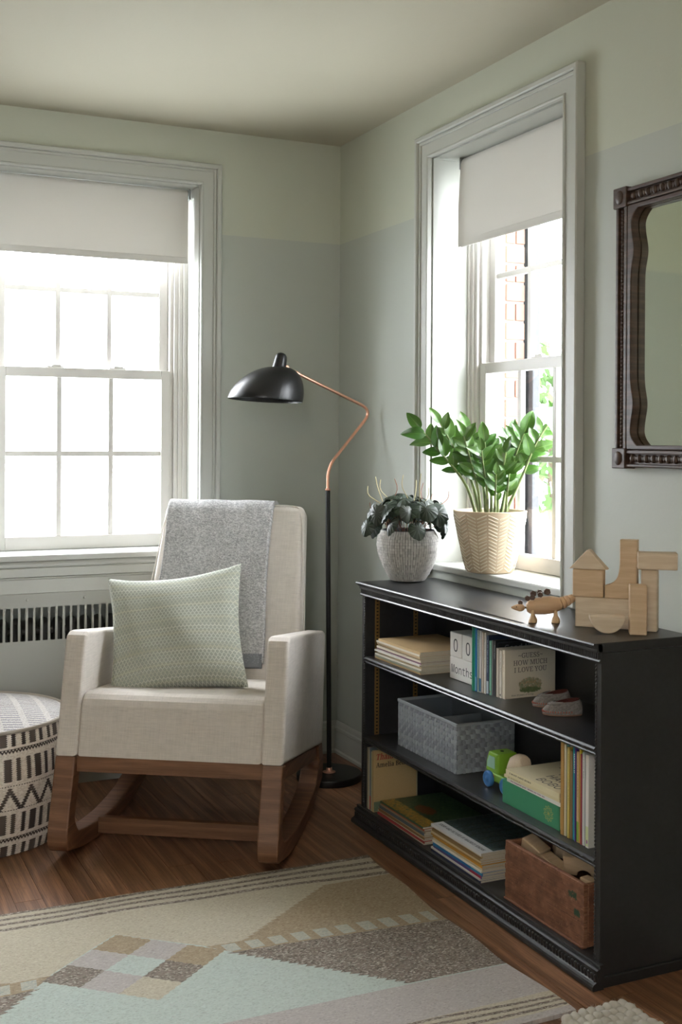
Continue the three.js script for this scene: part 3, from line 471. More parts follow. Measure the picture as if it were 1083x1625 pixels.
// ------------------------------------------------------------------ pouf
{
  const side = canvasTex(2048, 512, (c, w, h) => {
    const R = rng(44); c.fillStyle = '#ece3d7'; c.fillRect(0, 0, w, h);
    for (let y = 0; y < h; y += 5) for (let x = 0; x < w; x += 7) { c.fillStyle = `rgba(${R() < 0.5 ? '206,194,180' : '246,240,230'},${0.25 + 0.35 * R()})`; c.fillRect(x + ((y / 5) % 2) * 3.5, y, 6, 4); }
    const dk = ['#4d453f', '#564c46', '#463f3c', '#5c534c'];
    const bar = (x, y0, y1, bw) => { c.fillStyle = dk[(R() * 4) | 0]; const st = 8; for (let y = y0; y < y1; y += st) { c.beginPath(); c.moveTo(x - bw / 2 - 4, y + st / 2); c.lineTo(x - bw / 2 + 1, y); c.lineTo(x + bw / 2 - 1, y); c.lineTo(x + bw / 2 + 4, y + st / 2); c.lineTo(x + bw / 2 - 1, y + st); c.lineTo(x - bw / 2 + 1, y + st); c.fill(); } };
    const bars = (y0, y1, sh) => { for (let x = sh, k = 0; x < w; k++) { const bw = k % 3 === 1 ? 21 : 10; bar(x, y0, y1, bw); x += k % 3 === 2 ? 36 : 35; } };
    const zig = (y) => { c.strokeStyle = '#4a423d'; c.lineWidth = 4; c.beginPath(); for (let x = 0, k = 0; x <= w; x += 6, k++) c.lineTo(x, y + (k % 2 ? 5 : -5)); c.stroke(); c.lineWidth = 2; c.beginPath(); c.moveTo(0, y - 7); c.lineTo(w, y - 7); c.stroke(); };
    const dots = (y) => { c.fillStyle = '#5a514b'; for (let x = 0; x < w; x += 9) c.fillRect(x, y, 4, 3); };
    bars(14, 66, 10); zig(88); bars(118, 206, 24); dots(222);
    for (let x = -20, k = 0; x < w; x += 36, k++) { const n = 8; for (let i = 0; i < n; i++) { const t = i / n; bar(x + (k % 2 ? 36 * (1 - t) : 36 * t), 232 + i * 10, 232 + i * 10 + 9, 8); } }
    dots(316); bars(334, 414, 6); zig(438); bars(462, 508, 18);
  });
  side.wrapS = side.wrapT = THREE.RepeatWrapping;
  const top = canvasTex(1024, 1024, (c, w, h) => {
    const R = rng(45); c.fillStyle = '#d7d2cd'; c.fillRect(0, 0, w, h); for (let y = 0; y < h; y += 5) for (let x = 0; x < w; x += 7) { c.fillStyle = `rgba(${R() < 0.5 ? '200,194,190' : '240,238,236'},0.5)`; c.fillRect(x, y, 6, 4); }
    for (let x = 20; x < w; x += 120) for (let y = 10; y < h; y += 26) { c.fillStyle = R() < 0.8 ? '#9a97a0' : '#847f86'; for (let k = 0; k < 88; k += 9) c.fillRect(x + k + R() * 2, y + R() * 3, 8, 9); }
  });
  const mS = std(0xffffff, 0.95, { map: side, bumpMap: side, bumpScale: -0.004 }), mT = std(0xffffff, 0.95, { map: top, bumpMap: top, bumpScale: -0.005 });
  const g = thing('pouf', 'round woven pouf with brown and cream geometric bands', 'pouf', [-1.625, 0, 0.435]), R = 0.352, H = 0.425;
  const pr = []; for (let i = 0; i <= 30; i++) { const t = i / 30; pr.push([R * (0.955 + 0.045 * Math.sin(t * PI) - 0.035 * Math.pow(1 - t, 6)), 0.004 + t * H * 0.97]); }
  const L = lathe(pr, 96), uv = L.attributes.uv, ps = L.attributes.position; for (let i = 0; i < uv.count; i++) { const a = Math.atan2(ps.getZ(i), ps.getX(i)); uv.setXY(i, uv.getX(i) * 1.0 + 0.3, 0.0 + ps.getY(i) / H); const k = 1 + 0.004 * Math.sin(a * 9 + ps.getY(i) * 20); ps.setX(i, ps.getX(i) * k); ps.setZ(i, ps.getZ(i) * k); }
  L.computeVertexNormals(); mesh('side_cover', L, mS, g);
  const tp = []; for (let i = 0; i <= 20; i++) { const t = i / 20; tp.push([Math.max(0.0005, R * 0.953 * (1 - t)), H * 0.972 + 0.05 * Math.sin(t * PI / 2)]); }
  const Tg = lathe(tp, 96), u2 = Tg.attributes.uv, p2 = Tg.attributes.position; for (let i = 0; i < u2.count; i++) u2.setXY(i, p2.getX(i) * 1.35 + 0.5, p2.getZ(i) * 1.35 + 0.5);
  mesh('top_cover', Tg, mT, g);
  mesh('seam', new THREE.TorusGeometry(R * 0.957, 0.007, 8, 120).rotateX(PI / 2).translate(0, H * 0.972, 0), std(0xcfc6ba, 0.95, { bumpMap: linenBump, bumpScale: 0.003 }), g);
  mesh('bottom_cover', new THREE.CircleGeometry(R * 0.91, 64).rotateX(PI / 2).translate(0, 0.005, 0), mS, g);
}

// ------------------------------------------------------------------ flat woven rug: the pattern is laid out in metres of the floor
{
  const X0 = -2.3, X1 = -0.455, Z0 = 1.236, Z1 = 2.372, S = 1000, PW = 1845, PH = 1136;
  const tex = canvasTex(PW, PH, (c) => {
    const R = rng(61), P = (x, z) => [(x - X0) * S, (z - Z0) * S];
    const speck = (poly, base, specks, dens = 1) => {
      c.save(); c.beginPath(); poly.forEach(([x, z], i) => { const q = P(x, z); c[i ? 'lineTo' : 'moveTo'](...q); }); c.closePath(); c.clip(); c.fillStyle = base; c.fillRect(0, 0, PW, PH);
      const xs = poly.map((q) => P(...q)[0]), zs = poly.map((q) => P(...q)[1]), ax = Math.max(0, Math.min(...xs)), bx = Math.min(PW, Math.max(...xs)), az = Math.max(0, Math.min(...zs)), bz = Math.min(PH, Math.max(...zs));
      const n = (bx - ax) * (bz - az) / 26 * dens; for (let i = 0; i < n; i++) { const s = specks[(R() * specks.length) | 0]; c.fillStyle = s; c.fillRect(ax + R() * (bx - ax), az + R() * (bz - az), 3 + R() * 5, 1.6 + R() * 1.4); } c.restore();
    };
    const saw = (a, b, n, amp) => { const o = []; for (let i = 0; i <= n; i++) { const t = i / n; o.push([lerp(a[0], b[0], t) + (i % 2 ? amp : 0), lerp(a[1], b[1], t)]); } return o; };
    const cream = ['#c3bba8', ['rgba(182,172,154,.5)', 'rgba(214,208,192,.5)', 'rgba(160,150,132,.35)']], tan = ['#a89880', ['rgba(196,180,154,.6)', 'rgba(134,114,92,.55)', 'rgba(168,150,124,.5)']], greyC = ['#8e857b', ['rgba(216,208,196,.75)', 'rgba(74,66,60,.65)', 'rgba(120,110,100,.6)', 'rgba(104,70,66,.25)']], aqua = ['#bfcac4', ['rgba(204,216,210,.5)', 'rgba(160,172,166,.5)', 'rgba(184,190,186,.4)']], lilac = ['#b9b3b0', ['rgba(206,200,198,.5)', 'rgba(160,152,150,.5)', 'rgba(180,174,176,.5)']], dash = ['#b9b9ae', ['rgba(150,160,158,.5)', 'rgba(206,204,192,.5)']];
    speck([[X0, Z0], [X1, Z0], [X1, Z1], [X0, Z1]], ...cream);
    const cx = -1.365, mir = (pts) => pts.map(([x, z]) => [2 * cx - x, z]);
    const both = (pts, k, d) => { speck(pts, ...k, d); speck(mir(pts), ...k, d); };
    speck([[X0, 1.80], [X1, 1.80], [X1, 2.27], [X0, 2.27]], ...aqua);
    speck([[cx - 0.24, 1.70], [cx, 1.50], [cx + 0.24, 1.70], [cx + 0.3, 1.85], [cx - 0.3, 1.85]], ...aqua);
    both([[-1.14, 1.70], [X1, 1.70], [X1, 1.9], [-1.14, 1.9]], aqua);
    both([...saw([-0.70, 1.41], [-1.055, 1.676], 36, 0.014), [-1.06, 1.69], [X1, 1.70], [X1, 1.41]], tan);
    both([[-1.16, 1.676], [X1, 1.70], [X1, 1.785], [-1.10, 1.738]], tan, 0.7);
    for (let x = -1.12, k = 0; x < X1; x += 0.066, k++) { const zt = lerp(1.682, 1.712, (x + 1.12) / 0.66), h = lerp(0.048, 0.066, (x + 1.12) / 0.66); both([[x, zt], [x + 0.04, zt + 0.002], [x + 0.044, zt + h], [x + 0.006, zt + h]], dash); }
    both([[-1.12, 1.735], ...saw([-1.10, 1.737], [X1, 1.786], 2, 0), [X1, 2.09], [-0.76, 2.085], ...saw([-0.77, 2.08], [-1.115, 1.74], 40, 0.018)], greyC, 1.5);
    speck([[X0, 2.068], ...saw([X0, 2.068], [X1, 2.095], 60, 0.006), [X1, 2.27], [X0, 2.27]], ...lilac);
    // chequered diamond
    const T = [cx, 1.503], Rr = [cx + 0.243, 1.716], B = [cx, 1.922], Lf = [cx - 0.238, 1.70], q = (a, b) => [T[0] + (Rr[0] - T[0]) * a + (Lf[0] - T[0]) * b, T[1] + (Rr[1] - T[1]) * a + (Lf[1] - T[1]) * b];
    const cells = [[tan, lilac, tan], [lilac, aqua, greyC], [greyC, lilac, cream]];
    for (let b = 0; b < 3; b++) for (let a = 0; a < 3; a++) { const A = a / 3, Bb = b / 3, st = 1 / 3; speck([...saw(q(A, Bb), q(A + st, Bb), 8, 0.006), ...saw(q(A + st, Bb), q(A + st, Bb + st), 8, 0.006), ...saw(q(A + st, Bb + st), q(A, Bb + st), 8, 0.006), ...saw(q(A, Bb + st), q(A, Bb), 8, 0.006)], ...cells[b][a]); }
    // stripes at both ends
    const stripe = (z0, z1, ph) => { const up = [], dn = []; for (let i = 0; i <= 40; i++) { const x = lerp(X0, X1, i / 40), bow = (z0 < 1.8 ? 0.055 : 0.03) * Math.pow(clamp((x + 1.35) / 0.9), 2), w = 0.0025 * Math.sin(x * 13 + ph); up.push([x, z0 + w + bow * (z0 < 1.8 ? (z0 - Z0) / 0.12 : 1)]); dn.unshift([x, z1 + w + bow * (z0 < 1.8 ? (z1 - Z0) / 0.12 : 1)]); } speck([...up, ...dn], ...greyC, 1.6); };
    stripe(Z0, Z0 + 0.016, 0); stripe(Z0 + 0.036, Z0 + 0.05, 1); stripe(Z0 + 0.068, Z0 + 0.082, 2); stripe(Z0 + 0.102, Z0 + 0.117, 3);
    speck([[X0, 2.262], [X1, 2.262], [X1, Z1], [X0, Z1]], ...cream);
    for (const z of [2.255, 2.278, 2.302, 2.326]) stripe(z, z + 0.01, z * 40);
    speck([[X0, 2.345], [X1, 2.345], [X1, Z1], [X0, Z1]], ...lilac);
    for (let i = 0; i < 4200; i++) { c.fillStyle = `rgba(70,64,60,${0.10 + 0.2 * R()})`; c.fillRect(R() * PW, R() * PH, 2 + R() * 4, 1.5); }
  });
  const weave = dataTex(256, 256, (u, v, i, j) => grey(128 + 70 * Math.sin(v * 64 * 2 * PI) * Math.sin(u * 16 * 2 * PI + (Math.floor(v * 64) % 2) * PI) + 60 * (noise(u * 64, v * 64, 64, 64, 3) - 0.5)), false, [0.2, 0.2]);
  const n = 90, k = 60, g = new THREE.BoxGeometry(X1 - X0, 0.009, Z1 - Z0, n, 1, k), p = g.attributes.position, uv = g.attributes.uv;
  for (let i = 0; i < p.count; i++) {
    const x = p.getX(i), z = p.getZ(i), u = x / (X1 - X0) + 0.5, v = z / (Z1 - Z0) + 0.5; uv.setXY(i, u, 1 - v);
    p.setX(i, x - (u > 0.98 ? 0.016 * Math.sin(v * PI) + 0.005 * Math.sin(v * 19) : 0) * clamp((u - 0.9) * 10)); p.setY(i, p.getY(i) + 0.0052 + (p.getY(i) > 0 ? 0.0025 * fbm(u, v, 9, 7, 91, 2) : 0));
  }
  g.computeVertexNormals();
  const m = std(0xffffff, 0.96, { map: tex, bumpMap: tex, bumpScale: 0.0035 });
  const r = mesh('area_rug', g, m); r.position.set((X0 + X1) / 2, 0, (Z0 + Z1) / 2); tag(r, 'flat woven rug with pale diamonds, triangles and striped ends', 'rug');
}
// ------------------------------------------------------------------ chunky wool mat at the lower right
{
  const g = thing('wool_mat', 'chunky cream felted wool mat beside the bookcase', 'mat', [-0.42, 0, 2.56], 0.04), R = rng(71);
  mesh('backing', rbox(0.19, 0.008, 0.33, 0.003, 0, 0.0045, 0), std(0xcfc8b8, 1), g);
  const wm = std(0xf2ede2, 0.95, { bumpMap: linenBump, bumpScale: 0.002 }), ge = [0, 1, 2].map((k) => { const s = new THREE.SphereGeometry(0.0148, 14, 10), p = s.attributes.position; for (let i = 0; i < p.count; i++) { const x = p.getX(i), y = p.getY(i), z = p.getZ(i), q = 1 + 0.12 * Math.sin(x * 300 + k) * Math.sin(z * 260 + k * 2); p.setXYZ(i, x * q * 1.08, y * 0.85, z * q * 0.95); } s.computeVertexNormals(); return s; });
  for (let j = 0; j < 13; j++) for (let i = 0; i < 8; i++) { const m = mesh('wool_loop', ge[(R() * 3) | 0], wm, g); m.position.set(-0.084 + i * 0.024 + (R() - 0.5) * 0.003, 0.014 + R() * 0.003, -0.152 + j * 0.0255 + (R() - 0.5) * 0.003); m.rotation.set(R() * 0.4, R() * 3, R() * 0.4); }
  const fz = []; for (let i = 0; i < 420; i++) { const e = R() < 0.6, x = e ? -0.095 + R() * 0.19 : (R() < 0.5 ? -1 : 1) * 0.093, z = e ? -0.16 : -0.16 + R() * 0.3, q = V3(x, 0.012 + R() * 0.012, z), d = V3((R() - 0.5) * 0.03, (R() - 0.4) * 0.014, (R() - 0.6) * 0.03 * R()); fz.push(new THREE.TubeGeometry(new THREE.CatmullRomCurve3([q, q.clone().addScaledVector(d, 0.5).add(V3(0, 0.002, 0)), q.clone().add(d)]), 3, 0.00025, 3)); }
  const f = mesh('fuzz', merge(fz), std(0xddd6c8, 1), g); f.userData.kind = 'stuff';
}

// ------------------------------------------------------------------ books (own axes: spine towards -x, front cover towards +z, height y)
const paper = std(0xffffff, 0.9, { map: dataTex(64, 256, (u, v, i, j) => { const k = 0.86 + 0.2 * (hash(0, j, 7) - 0.5) + 0.05 * (hash(i, j, 9) - 0.5); return [232 * k, 222 * k, 200 * k]; }, true, [0.02, 0.02]) });
const ORD = ['top', 'second', 'third', 'fourth', 'fifth', 'sixth', 'seventh', 'eighth', 'ninth', 'tenth', 'eleventh', 'twelfth', 'thirteenth', 'fourteenth', 'fifteenth'];
const coverMat = new Map(), cmat = (c) => { if (!coverMat.has(c)) coverMat.set(c, std(c, 0.5)); return coverMat.get(c); };
const pageUV = (g, t) => { const p = g.attributes.position, n = g.attributes.normal, uv = g.attributes.uv; for (let i = 0; i < p.count; i++) uv.setXY(i, Math.abs(n.getX(i)) > 0.5 ? p.getY(i) : p.getX(i), p.getZ(i)); return g; };
function book(label, group, { t, h, d, color, soft = false, spine, cover, tilt }) {
  const g = thing('book', label, 'book', [0, 0, 0], 0, group), b = soft ? Math.min(0.0006, t / 5) : Math.min(0.0022, t / 4), o = soft ? 0 : 0.003;
  const sh = new THREE.Shape([V2(0, 0), V2(d, 0), V2(d, b), V2(b, b), V2(b, t - b), V2(d, t - b), V2(d, t), V2(0, t)]);
  const cg = uvm(new THREE.ExtrudeGeometry(sh, { depth: h, bevelEnabled: false }).rotateX(-PI / 2).translate(0, 0, t));   // (x, y) -> (x, depth up, -y)
  const c = mesh('cover', cg, typeof color === 'object' ? color : cmat(color), g);
  mesh('pages', pageUV(span(b * 0.9, d - o - 0.0008, o, h - o, b * 0.98, t - b * 0.98)), paper, g);
  if (spine) mesh('spine_print', new THREE.PlaneGeometry(t * 0.98, h * 0.97).rotateY(-PI / 2).translate(-0.0004, h / 2, t / 2), std(0xffffff, 0.5, { map: spine }), c);
  if (cover) mesh('cover_print', new THREE.PlaneGeometry(d * 0.985, h * 0.985).translate(d / 2, h / 2, t + 0.0004), std(0xffffff, 0.45, { map: cover }), c);
  return g;
}
const spineTex = (text, bg, fg, o = {}) => canvasTex(56, 512, (c, w, h) => { c.fillStyle = bg; c.fillRect(0, 0, w, h); if (o.band) { c.fillStyle = o.band; c.fillRect(0, h * 0.78, w, h * 0.22); } c.save(); c.translate(w / 2, h * 0.06); c.rotate(PI / 2); c.fillStyle = fg; c.font = `${o.font || 'bold 30px sans-serif'}`; c.textBaseline = 'middle'; c.fillText(text, 0, 0, h * 0.66); if (o.author) { c.font = '22px sans-serif'; c.fillText(o.author, h * 0.72, 0, h * 0.2); } c.restore(); if (o.dot) { c.fillStyle = o.dot; c.beginPath(); c.arc(w / 2, h * 0.95, 12, 0, 7); c.fill(); } });

// upright row on the upper shelf
{
  const G = 'upright books on the upper shelf', Y = BX.s1 + 0.0005, guess = canvasTex(512, 430, (c, w, h) => {
    const R = rng(2); c.fillStyle = '#e6dcc8'; c.fillRect(0, 0, w, h); for (let i = 0; i < 3000; i++) { c.fillStyle = `rgba(210,196,170,${0.2 * R()})`; c.fillRect(R() * w, R() * h, 3, 3); }
    c.fillStyle = '#574e48'; c.textAlign = 'center'; c.font = '60px serif'; c.fillText('~GUESS~', w * 0.5, 74); c.fillText('HOW MUCH', w * 0.5, 138); c.fillText('I LOVE YOU', w * 0.5, 202);
    const blob = (x, y, rx, ry, n, cols) => { for (let i = 0; i < n; i++) { const a = R() * 6.3, r = Math.sqrt(R()); c.fillStyle = cols[(R() * cols.length) | 0]; c.beginPath(); c.ellipse(x + Math.cos(a) * r * rx, y + Math.sin(a) * r * ry, 7 + R() * 9, 3 + R() * 5, R() * 3, 0, 7); c.fill(); } };
    blob(w * 0.5, h * 0.74, 116, 60, 700, ['rgba(124,138,104,.35)', 'rgba(150,158,126,.35)', 'rgba(188,170,138,.35)', 'rgba(196,146,104,.3)']); blob(w * 0.5, h * 0.85, 106, 20, 300, ['rgba(94,112,72,.4)', 'rgba(120,130,90,.4)']);
    c.fillStyle = '#6b6258'; c.font = 'italic 21px serif'; c.fillText('Now 10 years of loving', w * 0.34, h * 0.965);
  });
  const night = canvasTex(512, 512, (c, w, h) => { c.fillStyle = '#23262a'; c.fillRect(0, 0, w, h); c.fillStyle = '#9aa0a4'; c.font = '74px sans-serif'; c.fillText('Good Night', w * 0.14, 92, w * 0.7); c.strokeStyle = '#4a4f55'; c.lineWidth = 6; c.strokeRect(14, 14, w - 28, h - 28); });
  const row = [
    [0.0065, 0.2, 0.21, 0x1f8a63, null, 'tall thin green book at the left end of the upright row'],
    [0.006, 0.199, 0.21, 0x2aa08e, null, 'thin teal book second from the left in the upright row'],
    [0.0075, 0.197, 0.2, 0x2b78bd, spineTex('', '#2b78bd', '#fff', { band: '#7fb4dc' }), 'blue book beside the thin teal one on the upper shelf'],
    [0.009, 0.192, 0.2, 0x9fb4ad, spineTex('BABY ANIMALS', '#a9bbb4', '#4b5c5a', { band: '#8aa09a' }), 'pale grey green book right of the blue one, upper shelf'],
    [0.0105, 0.19, 0.2, 0xdedcd6, spineTex('the world is full', '#dcdad4', '#6b6b6b', { font: '24px serif', band: '#2f6f95' }), 'white book with a blue spine foot, upper shelf'],
    [0.0085, 0.188, 0.19, 0xc9b9a4, spineTex('WILD HONEY', '#d9cfc2', '#c2553a', { font: '26px serif' }), 'cream book with red spine lettering, upper shelf'],
    [0.0105, 0.187, 0.2, 0xe4e1da, spineTex('The Very Little House', '#e2dfd8', '#5c5650', { font: '26px serif' }), 'off white book left of the dark navy one, upper shelf'],
    [0.0125, 0.18, 0.2, 0x33435c, spineTex('By the light of the moon', '#35455e', '#b9c4d2', { font: '26px serif', band: '#c4d0d8' }), 'dark navy book with a pale spine foot, upper shelf'],
    [0.0095, 0.166, 0.2, 0x86c8b0, spineTex('CLOTHESLINE', '#86c8b0', '#40665c', { dot: '#b8483a' }), 'mint green book between navy and black ones, upper shelf'],
    [0.006, 0.168, 0.2, 0x8d8f92, null, 'thin grey book right of the mint one, upper shelf'],
    [0.0125, 0.168, 0.205, 0x25282c, spineTex('Good Night', '#2a2d31', '#a8adb0', { font: '26px sans-serif' }), 'black hardcover with pale title lettering on its cover'],
    [0.013, 0.148, 0.165, 0xd8cfc0, spineTex('', '#d8cfc0', '#000'), 'plain cream board book beside the black hardcover'],
    [0.0125, 0.143, 0.165, 0xe3ddd2, spineTex('On the Night You', '#e3ddd2', '#7a5a50', { font: '24px serif', band: '#d5cdbe', dot: '#3a3a3a' }), 'white board book behind the cream one with the title cover'],
    [0.0145, 0.146, 0.182, 0xe6dcc8, spineTex('Guess How Much', '#e3d8c2', '#8a7a64', { font: '24px serif' }), 'cream board book showing its title cover, front of the row']];
  let z = 1.566; row.forEach(([t, h, d, color, spine, label], i) => {
    const b = book(label, G, { t, h, d, color, spine, soft: t < 0.007, cover: i === 13 ? guess : i === 10 ? night : undefined });
    b.position.set(lerp(-0.262, -0.236, i / 13), Y, z);  z += t + 0.0006 + (i === 12 ? 0.001 : 0);
  });
}
// upright row at the right end of the middle shelf
{
  const G = 'upright books at the right of the middle shelf', Y = BX.s2 + 0.0005; let z = 2.072;
  [[0.0125, 0.252, 0xb08a4c, null, 'ochre picture book, leftmost of the right hand upright books'], [0.0085, 0.246, 0xd6ccb4, null, 'cream picture book right of the ochre one, middle shelf'], [0.007, 0.25, 0x2f6b62, null, 'thin dark green picture book, third in the right hand row'],
    [0.0085, 0.243, 0xc9b04a, spineTex('Madeline and the Bad Hat', '#c9b868', '#5a4a20', { font: '24px serif' }), 'yellow picture book with brown lettering, middle shelf'], [0.0095, 0.236, 0x8b7552, null, 'brown picture book in the right hand row, middle shelf'],
    [0.0125, 0.249, 0x1f8b98, spineTex('HAROLD', '#2392a0', '#e8f2f2', { font: 'bold 28px sans-serif' }), 'teal picture book in the right hand row, middle shelf'], [0.005, 0.255, 0x4a2f78, null, 'thin purple picture book sticking up right of the teal one'],
    [0.0095, 0.24, 0xc8a878, spineTex('GREAT LAST LEAF', '#d2b684', '#6a3f2a', { font: '26px serif', band: '#86a83c' }), 'tan picture book with a green spine foot, middle shelf'], [0.0075, 0.25, 0xd8c23c, null, 'bright yellow thin picture book, middle shelf right'], [0.006, 0.238, 0x9a3b44, null, 'thin red picture book, middle shelf right'],
    [0.0095, 0.245, 0xcfd4d2, spineTex('Little Red', '#d5d8d6', '#505a60', { font: '24px serif' }), 'pale grey picture book beside the red one, middle shelf'], [0.006, 0.235, 0x2a3e66, null, 'thin navy picture book near the right end, middle shelf'], [0.0125, 0.243, 0xe2e0da, spineTex('', '#e2e0da', '#000', { dot: '#8a4a9a', band: '#cdd8a8' }), 'white picture book at the far right of the middle shelf']]
    .forEach(([t, h, color, spine, label], i) => { const b = book(label, G, { t, h, d: 0.2, color, spine, soft: t < 0.009 }); b.position.set(-0.289 + 0.002 * ((i * 7) % 3), Y, z); b.rotation.x = 0.0; z += t + 0.0007; });
}
// upright picture books at the lower left, the last one showing its cover
{
  const G = 'upright picture books on the bottom shelf', Y = BX.s3 + 0.0005, cov = canvasTex(420, 540, (c, w, h) => {
    const R = rng(12); c.fillStyle = '#bfa475'; c.fillRect(0, 0, w, h); c.fillStyle = '#6f8068'; c.fillRect(0, h * 0.84, w, h * 0.16);
    for (let i = 0; i < 2600; i++) { c.fillStyle = `rgba(${R() < 0.5 ? '168,140,96' : '208,184,140'},.25)`; c.fillRect(R() * w, R() * h * 0.84, 4, 4); } for (let i = 0; i < 500; i++) { c.fillStyle = `rgba(80,110,84,.35)`; c.fillRect(R() * w, h * 0.84 + R() * h * 0.16, 7, 3); }
    c.textAlign = 'center'; c.fillStyle = '#a83a34'; c.font = 'italic bold 74px serif'; c.fillText('Thank You,', w * 0.44, 78, w * 0.8); c.fillStyle = '#2e2820'; c.font = 'bold 58px serif'; c.fillText('Amelia Bedelia', w * 0.5, 146, w * 0.9);
  });
  let z = BX.z0 + 0.03; [[0.011, 0.218, 0x8f8a78, 'grey cream picture book against the bookcase side, bottom shelf'], [0.009, 0.212, 0xcfc6a8, 'cream picture book standing second from the side, bottom shelf'], [0.01, 0.222, 0x6f7f86, 'slate blue picture book standing third from the side, bottom shelf'], [0.008, 0.21, 0xb5b08c, 'olive picture book behind the tan titled one, bottom shelf'], [0.012, 0.216, 0xbfa475, 'tan picture book with red and black title, bottom shelf']]
    .forEach(([t, h, color, label], i) => { const b = book(label, G, { t, h, d: 0.172 + (i === 3 ? 0.012 : 0), color, cover: i === 4 ? cov : undefined, spine: i === 2 ? spineTex('', '#6f7f86', '#fff', { band: '#b04a44' }) : undefined }); b.position.set(-0.312, Y, z); z += t + 0.0008; });
}
// books lying flat: spine to the room, stacked upwards
function stack(where, group, x, y, z1, items, seed) {
  const R = rng(seed), n = items.length; let at = y + 0.0005;
  items.forEach(([t, h, d, color, cname, spine, cover, dx = 0], i) => {
    const k = n - 1 - i, b = book(`${cname}, ${k === 0 ? 'top' : k === n - 1 ? 'lowest' : ORD[k] + ' from the top'} of the ${where}`, group, { t, h, d, color, spine, soft: t < 0.011 });
    b.rotation.order = 'YXZ'; b.rotation.set(-PI / 2, (R() - 0.5) * 0.03, 0); b.position.set(x + (R() - 0.5) * 0.008 + dx, at, z1 + (R() - 0.5) * 0.01); at += t + 0.0004;
    if (cover) mesh('cover_print', new THREE.PlaneGeometry(h * 0.985, d * 0.985).rotateZ(-PI / 2).translate(d / 2, h / 2, t + 0.0004), std(0xffffff, 0.4, { map: cover }), b.children[0]);
  });
  return at;
}
{
  const S1 = [[0.0075, 0.335, 0.24, 0xb89a6a, 'golden tan magazine'], [0.006, 0.33, 0.24, 0x8f8f7c, 'olive grey magazine'], [0.005, 0.335, 0.235, 0xd7d2c4, 'cream magazine'], [0.0075, 0.325, 0.24, 0xc4b08c, 'beige magazine'], [0.0055, 0.33, 0.24, 0xe2ded4, 'white magazine'], [0.006, 0.33, 0.235, 0x7d5a6c, 'plum edged magazine'], [0.007, 0.32, 0.24, 0xd9cfbc, 'pale cream magazine'], [0.0055, 0.325, 0.23, 0xb9a585, 'sand coloured magazine'], [0.007, 0.32, 0.24, 0xcdb692, 'buff magazine'], [0.006, 0.31, 0.235, 0xe0d8c8, 'ivory magazine'], [0.008, 0.3, 0.24, 0xc9ac80, 'tan covered magazine']];
  stack('stack on the upper shelf', 'magazines stacked on the upper shelf', -0.298, BX.s1, 1.302, S1, 5);
  const green = canvasTex(512, 360, (c, w, h) => { const R = rng(31); c.fillStyle = '#3f5c44'; c.fillRect(0, 0, w, h); for (let i = 0; i < 5000; i++) { const y = R() * h, x = R() * w; c.fillStyle = y > h * 0.78 ? ['rgba(190,140,60,.5)', 'rgba(150,120,50,.5)'][(R() * 2) | 0] : ['rgba(40,70,50,.4)', 'rgba(90,110,70,.35)', 'rgba(60,84,64,.4)'][(R() * 3) | 0]; c.beginPath(); c.ellipse(x, y, 4 + R() * 8, 3 + R() * 4, R() * 3, 0, 7); c.fill(); } for (let i = 0; i < 400; i++) { const a = R() * 6.3, r = Math.sqrt(R()); c.fillStyle = 'rgba(120,74,44,.4)'; c.beginPath(); c.arc(w * 0.5 + Math.cos(a) * r * 90, h * 0.62 + Math.sin(a) * r * 40, 8, 0, 7); c.fill(); } });
  const SA = [[0.005, 0.34, 0.24, 0xc8bfa6, 'cream picture book'], [0.0065, 0.335, 0.25, 0xa63c3c, 'red spined picture book'], [0.005, 0.34, 0.24, 0xd9d0b8, 'ivory picture book'], [0.006, 0.33, 0.24, 0x8d6f4a, 'brown picture book'], [0.0055, 0.335, 0.25, 0xc9b182, 'tan picture book'], [0.0085, 0.32, 0.25, 0x56646e, 'slate picture book'], [0.0055, 0.325, 0.24, 0x9b8f78, 'taupe picture book'], [0.0065, 0.31, 0.25, 0xb9563c, 'orange red picture book'], [0.006, 0.305, 0.25, 0x3f5c44, 'green illustrated picture book', null, green]];
  stack('left stack, bottom shelf', 'picture books in the left bottom stack', -0.312, BX.s3, 1.356, SA, 9);
  const wood = canvasTex(512, 420, (c, w, h) => { const R = rng(33); c.fillStyle = '#45565c'; c.fillRect(0, 0, w, h); for (let i = 0; i < 5200; i++) { const x = R() * w, y = R() * h * 0.84; c.fillStyle = ['rgba(34,46,48,.4)', 'rgba(92,116,124,.35)', 'rgba(60,84,74,.4)', 'rgba(120,112,92,.25)'][(R() * 4) | 0]; c.beginPath(); c.ellipse(x, y, 3 + R() * 10, 2 + R() * 4, R() * 3, 0, 7); c.fill(); } for (let k = 0; k < 7; k++) { c.strokeStyle = 'rgba(36,40,38,.6)'; c.lineWidth = 7 + R() * 9; c.beginPath(); const x = w * (0.08 + k * 0.14); c.moveTo(x, 0); c.bezierCurveTo(x + 20, h * 0.3, x - 26, h * 0.5, x + 10, h * 0.8); c.stroke(); }
    c.fillStyle = '#d8dadb'; c.fillRect(0, h * 0.83, w, h * 0.17); c.fillStyle = '#3a4044'; c.font = 'bold 29px sans-serif'; c.textAlign = 'center'; c.fillText('STORY AND PICTURES BY MAURICE SENDAK', w / 2, h * 0.94, w * 0.9); });
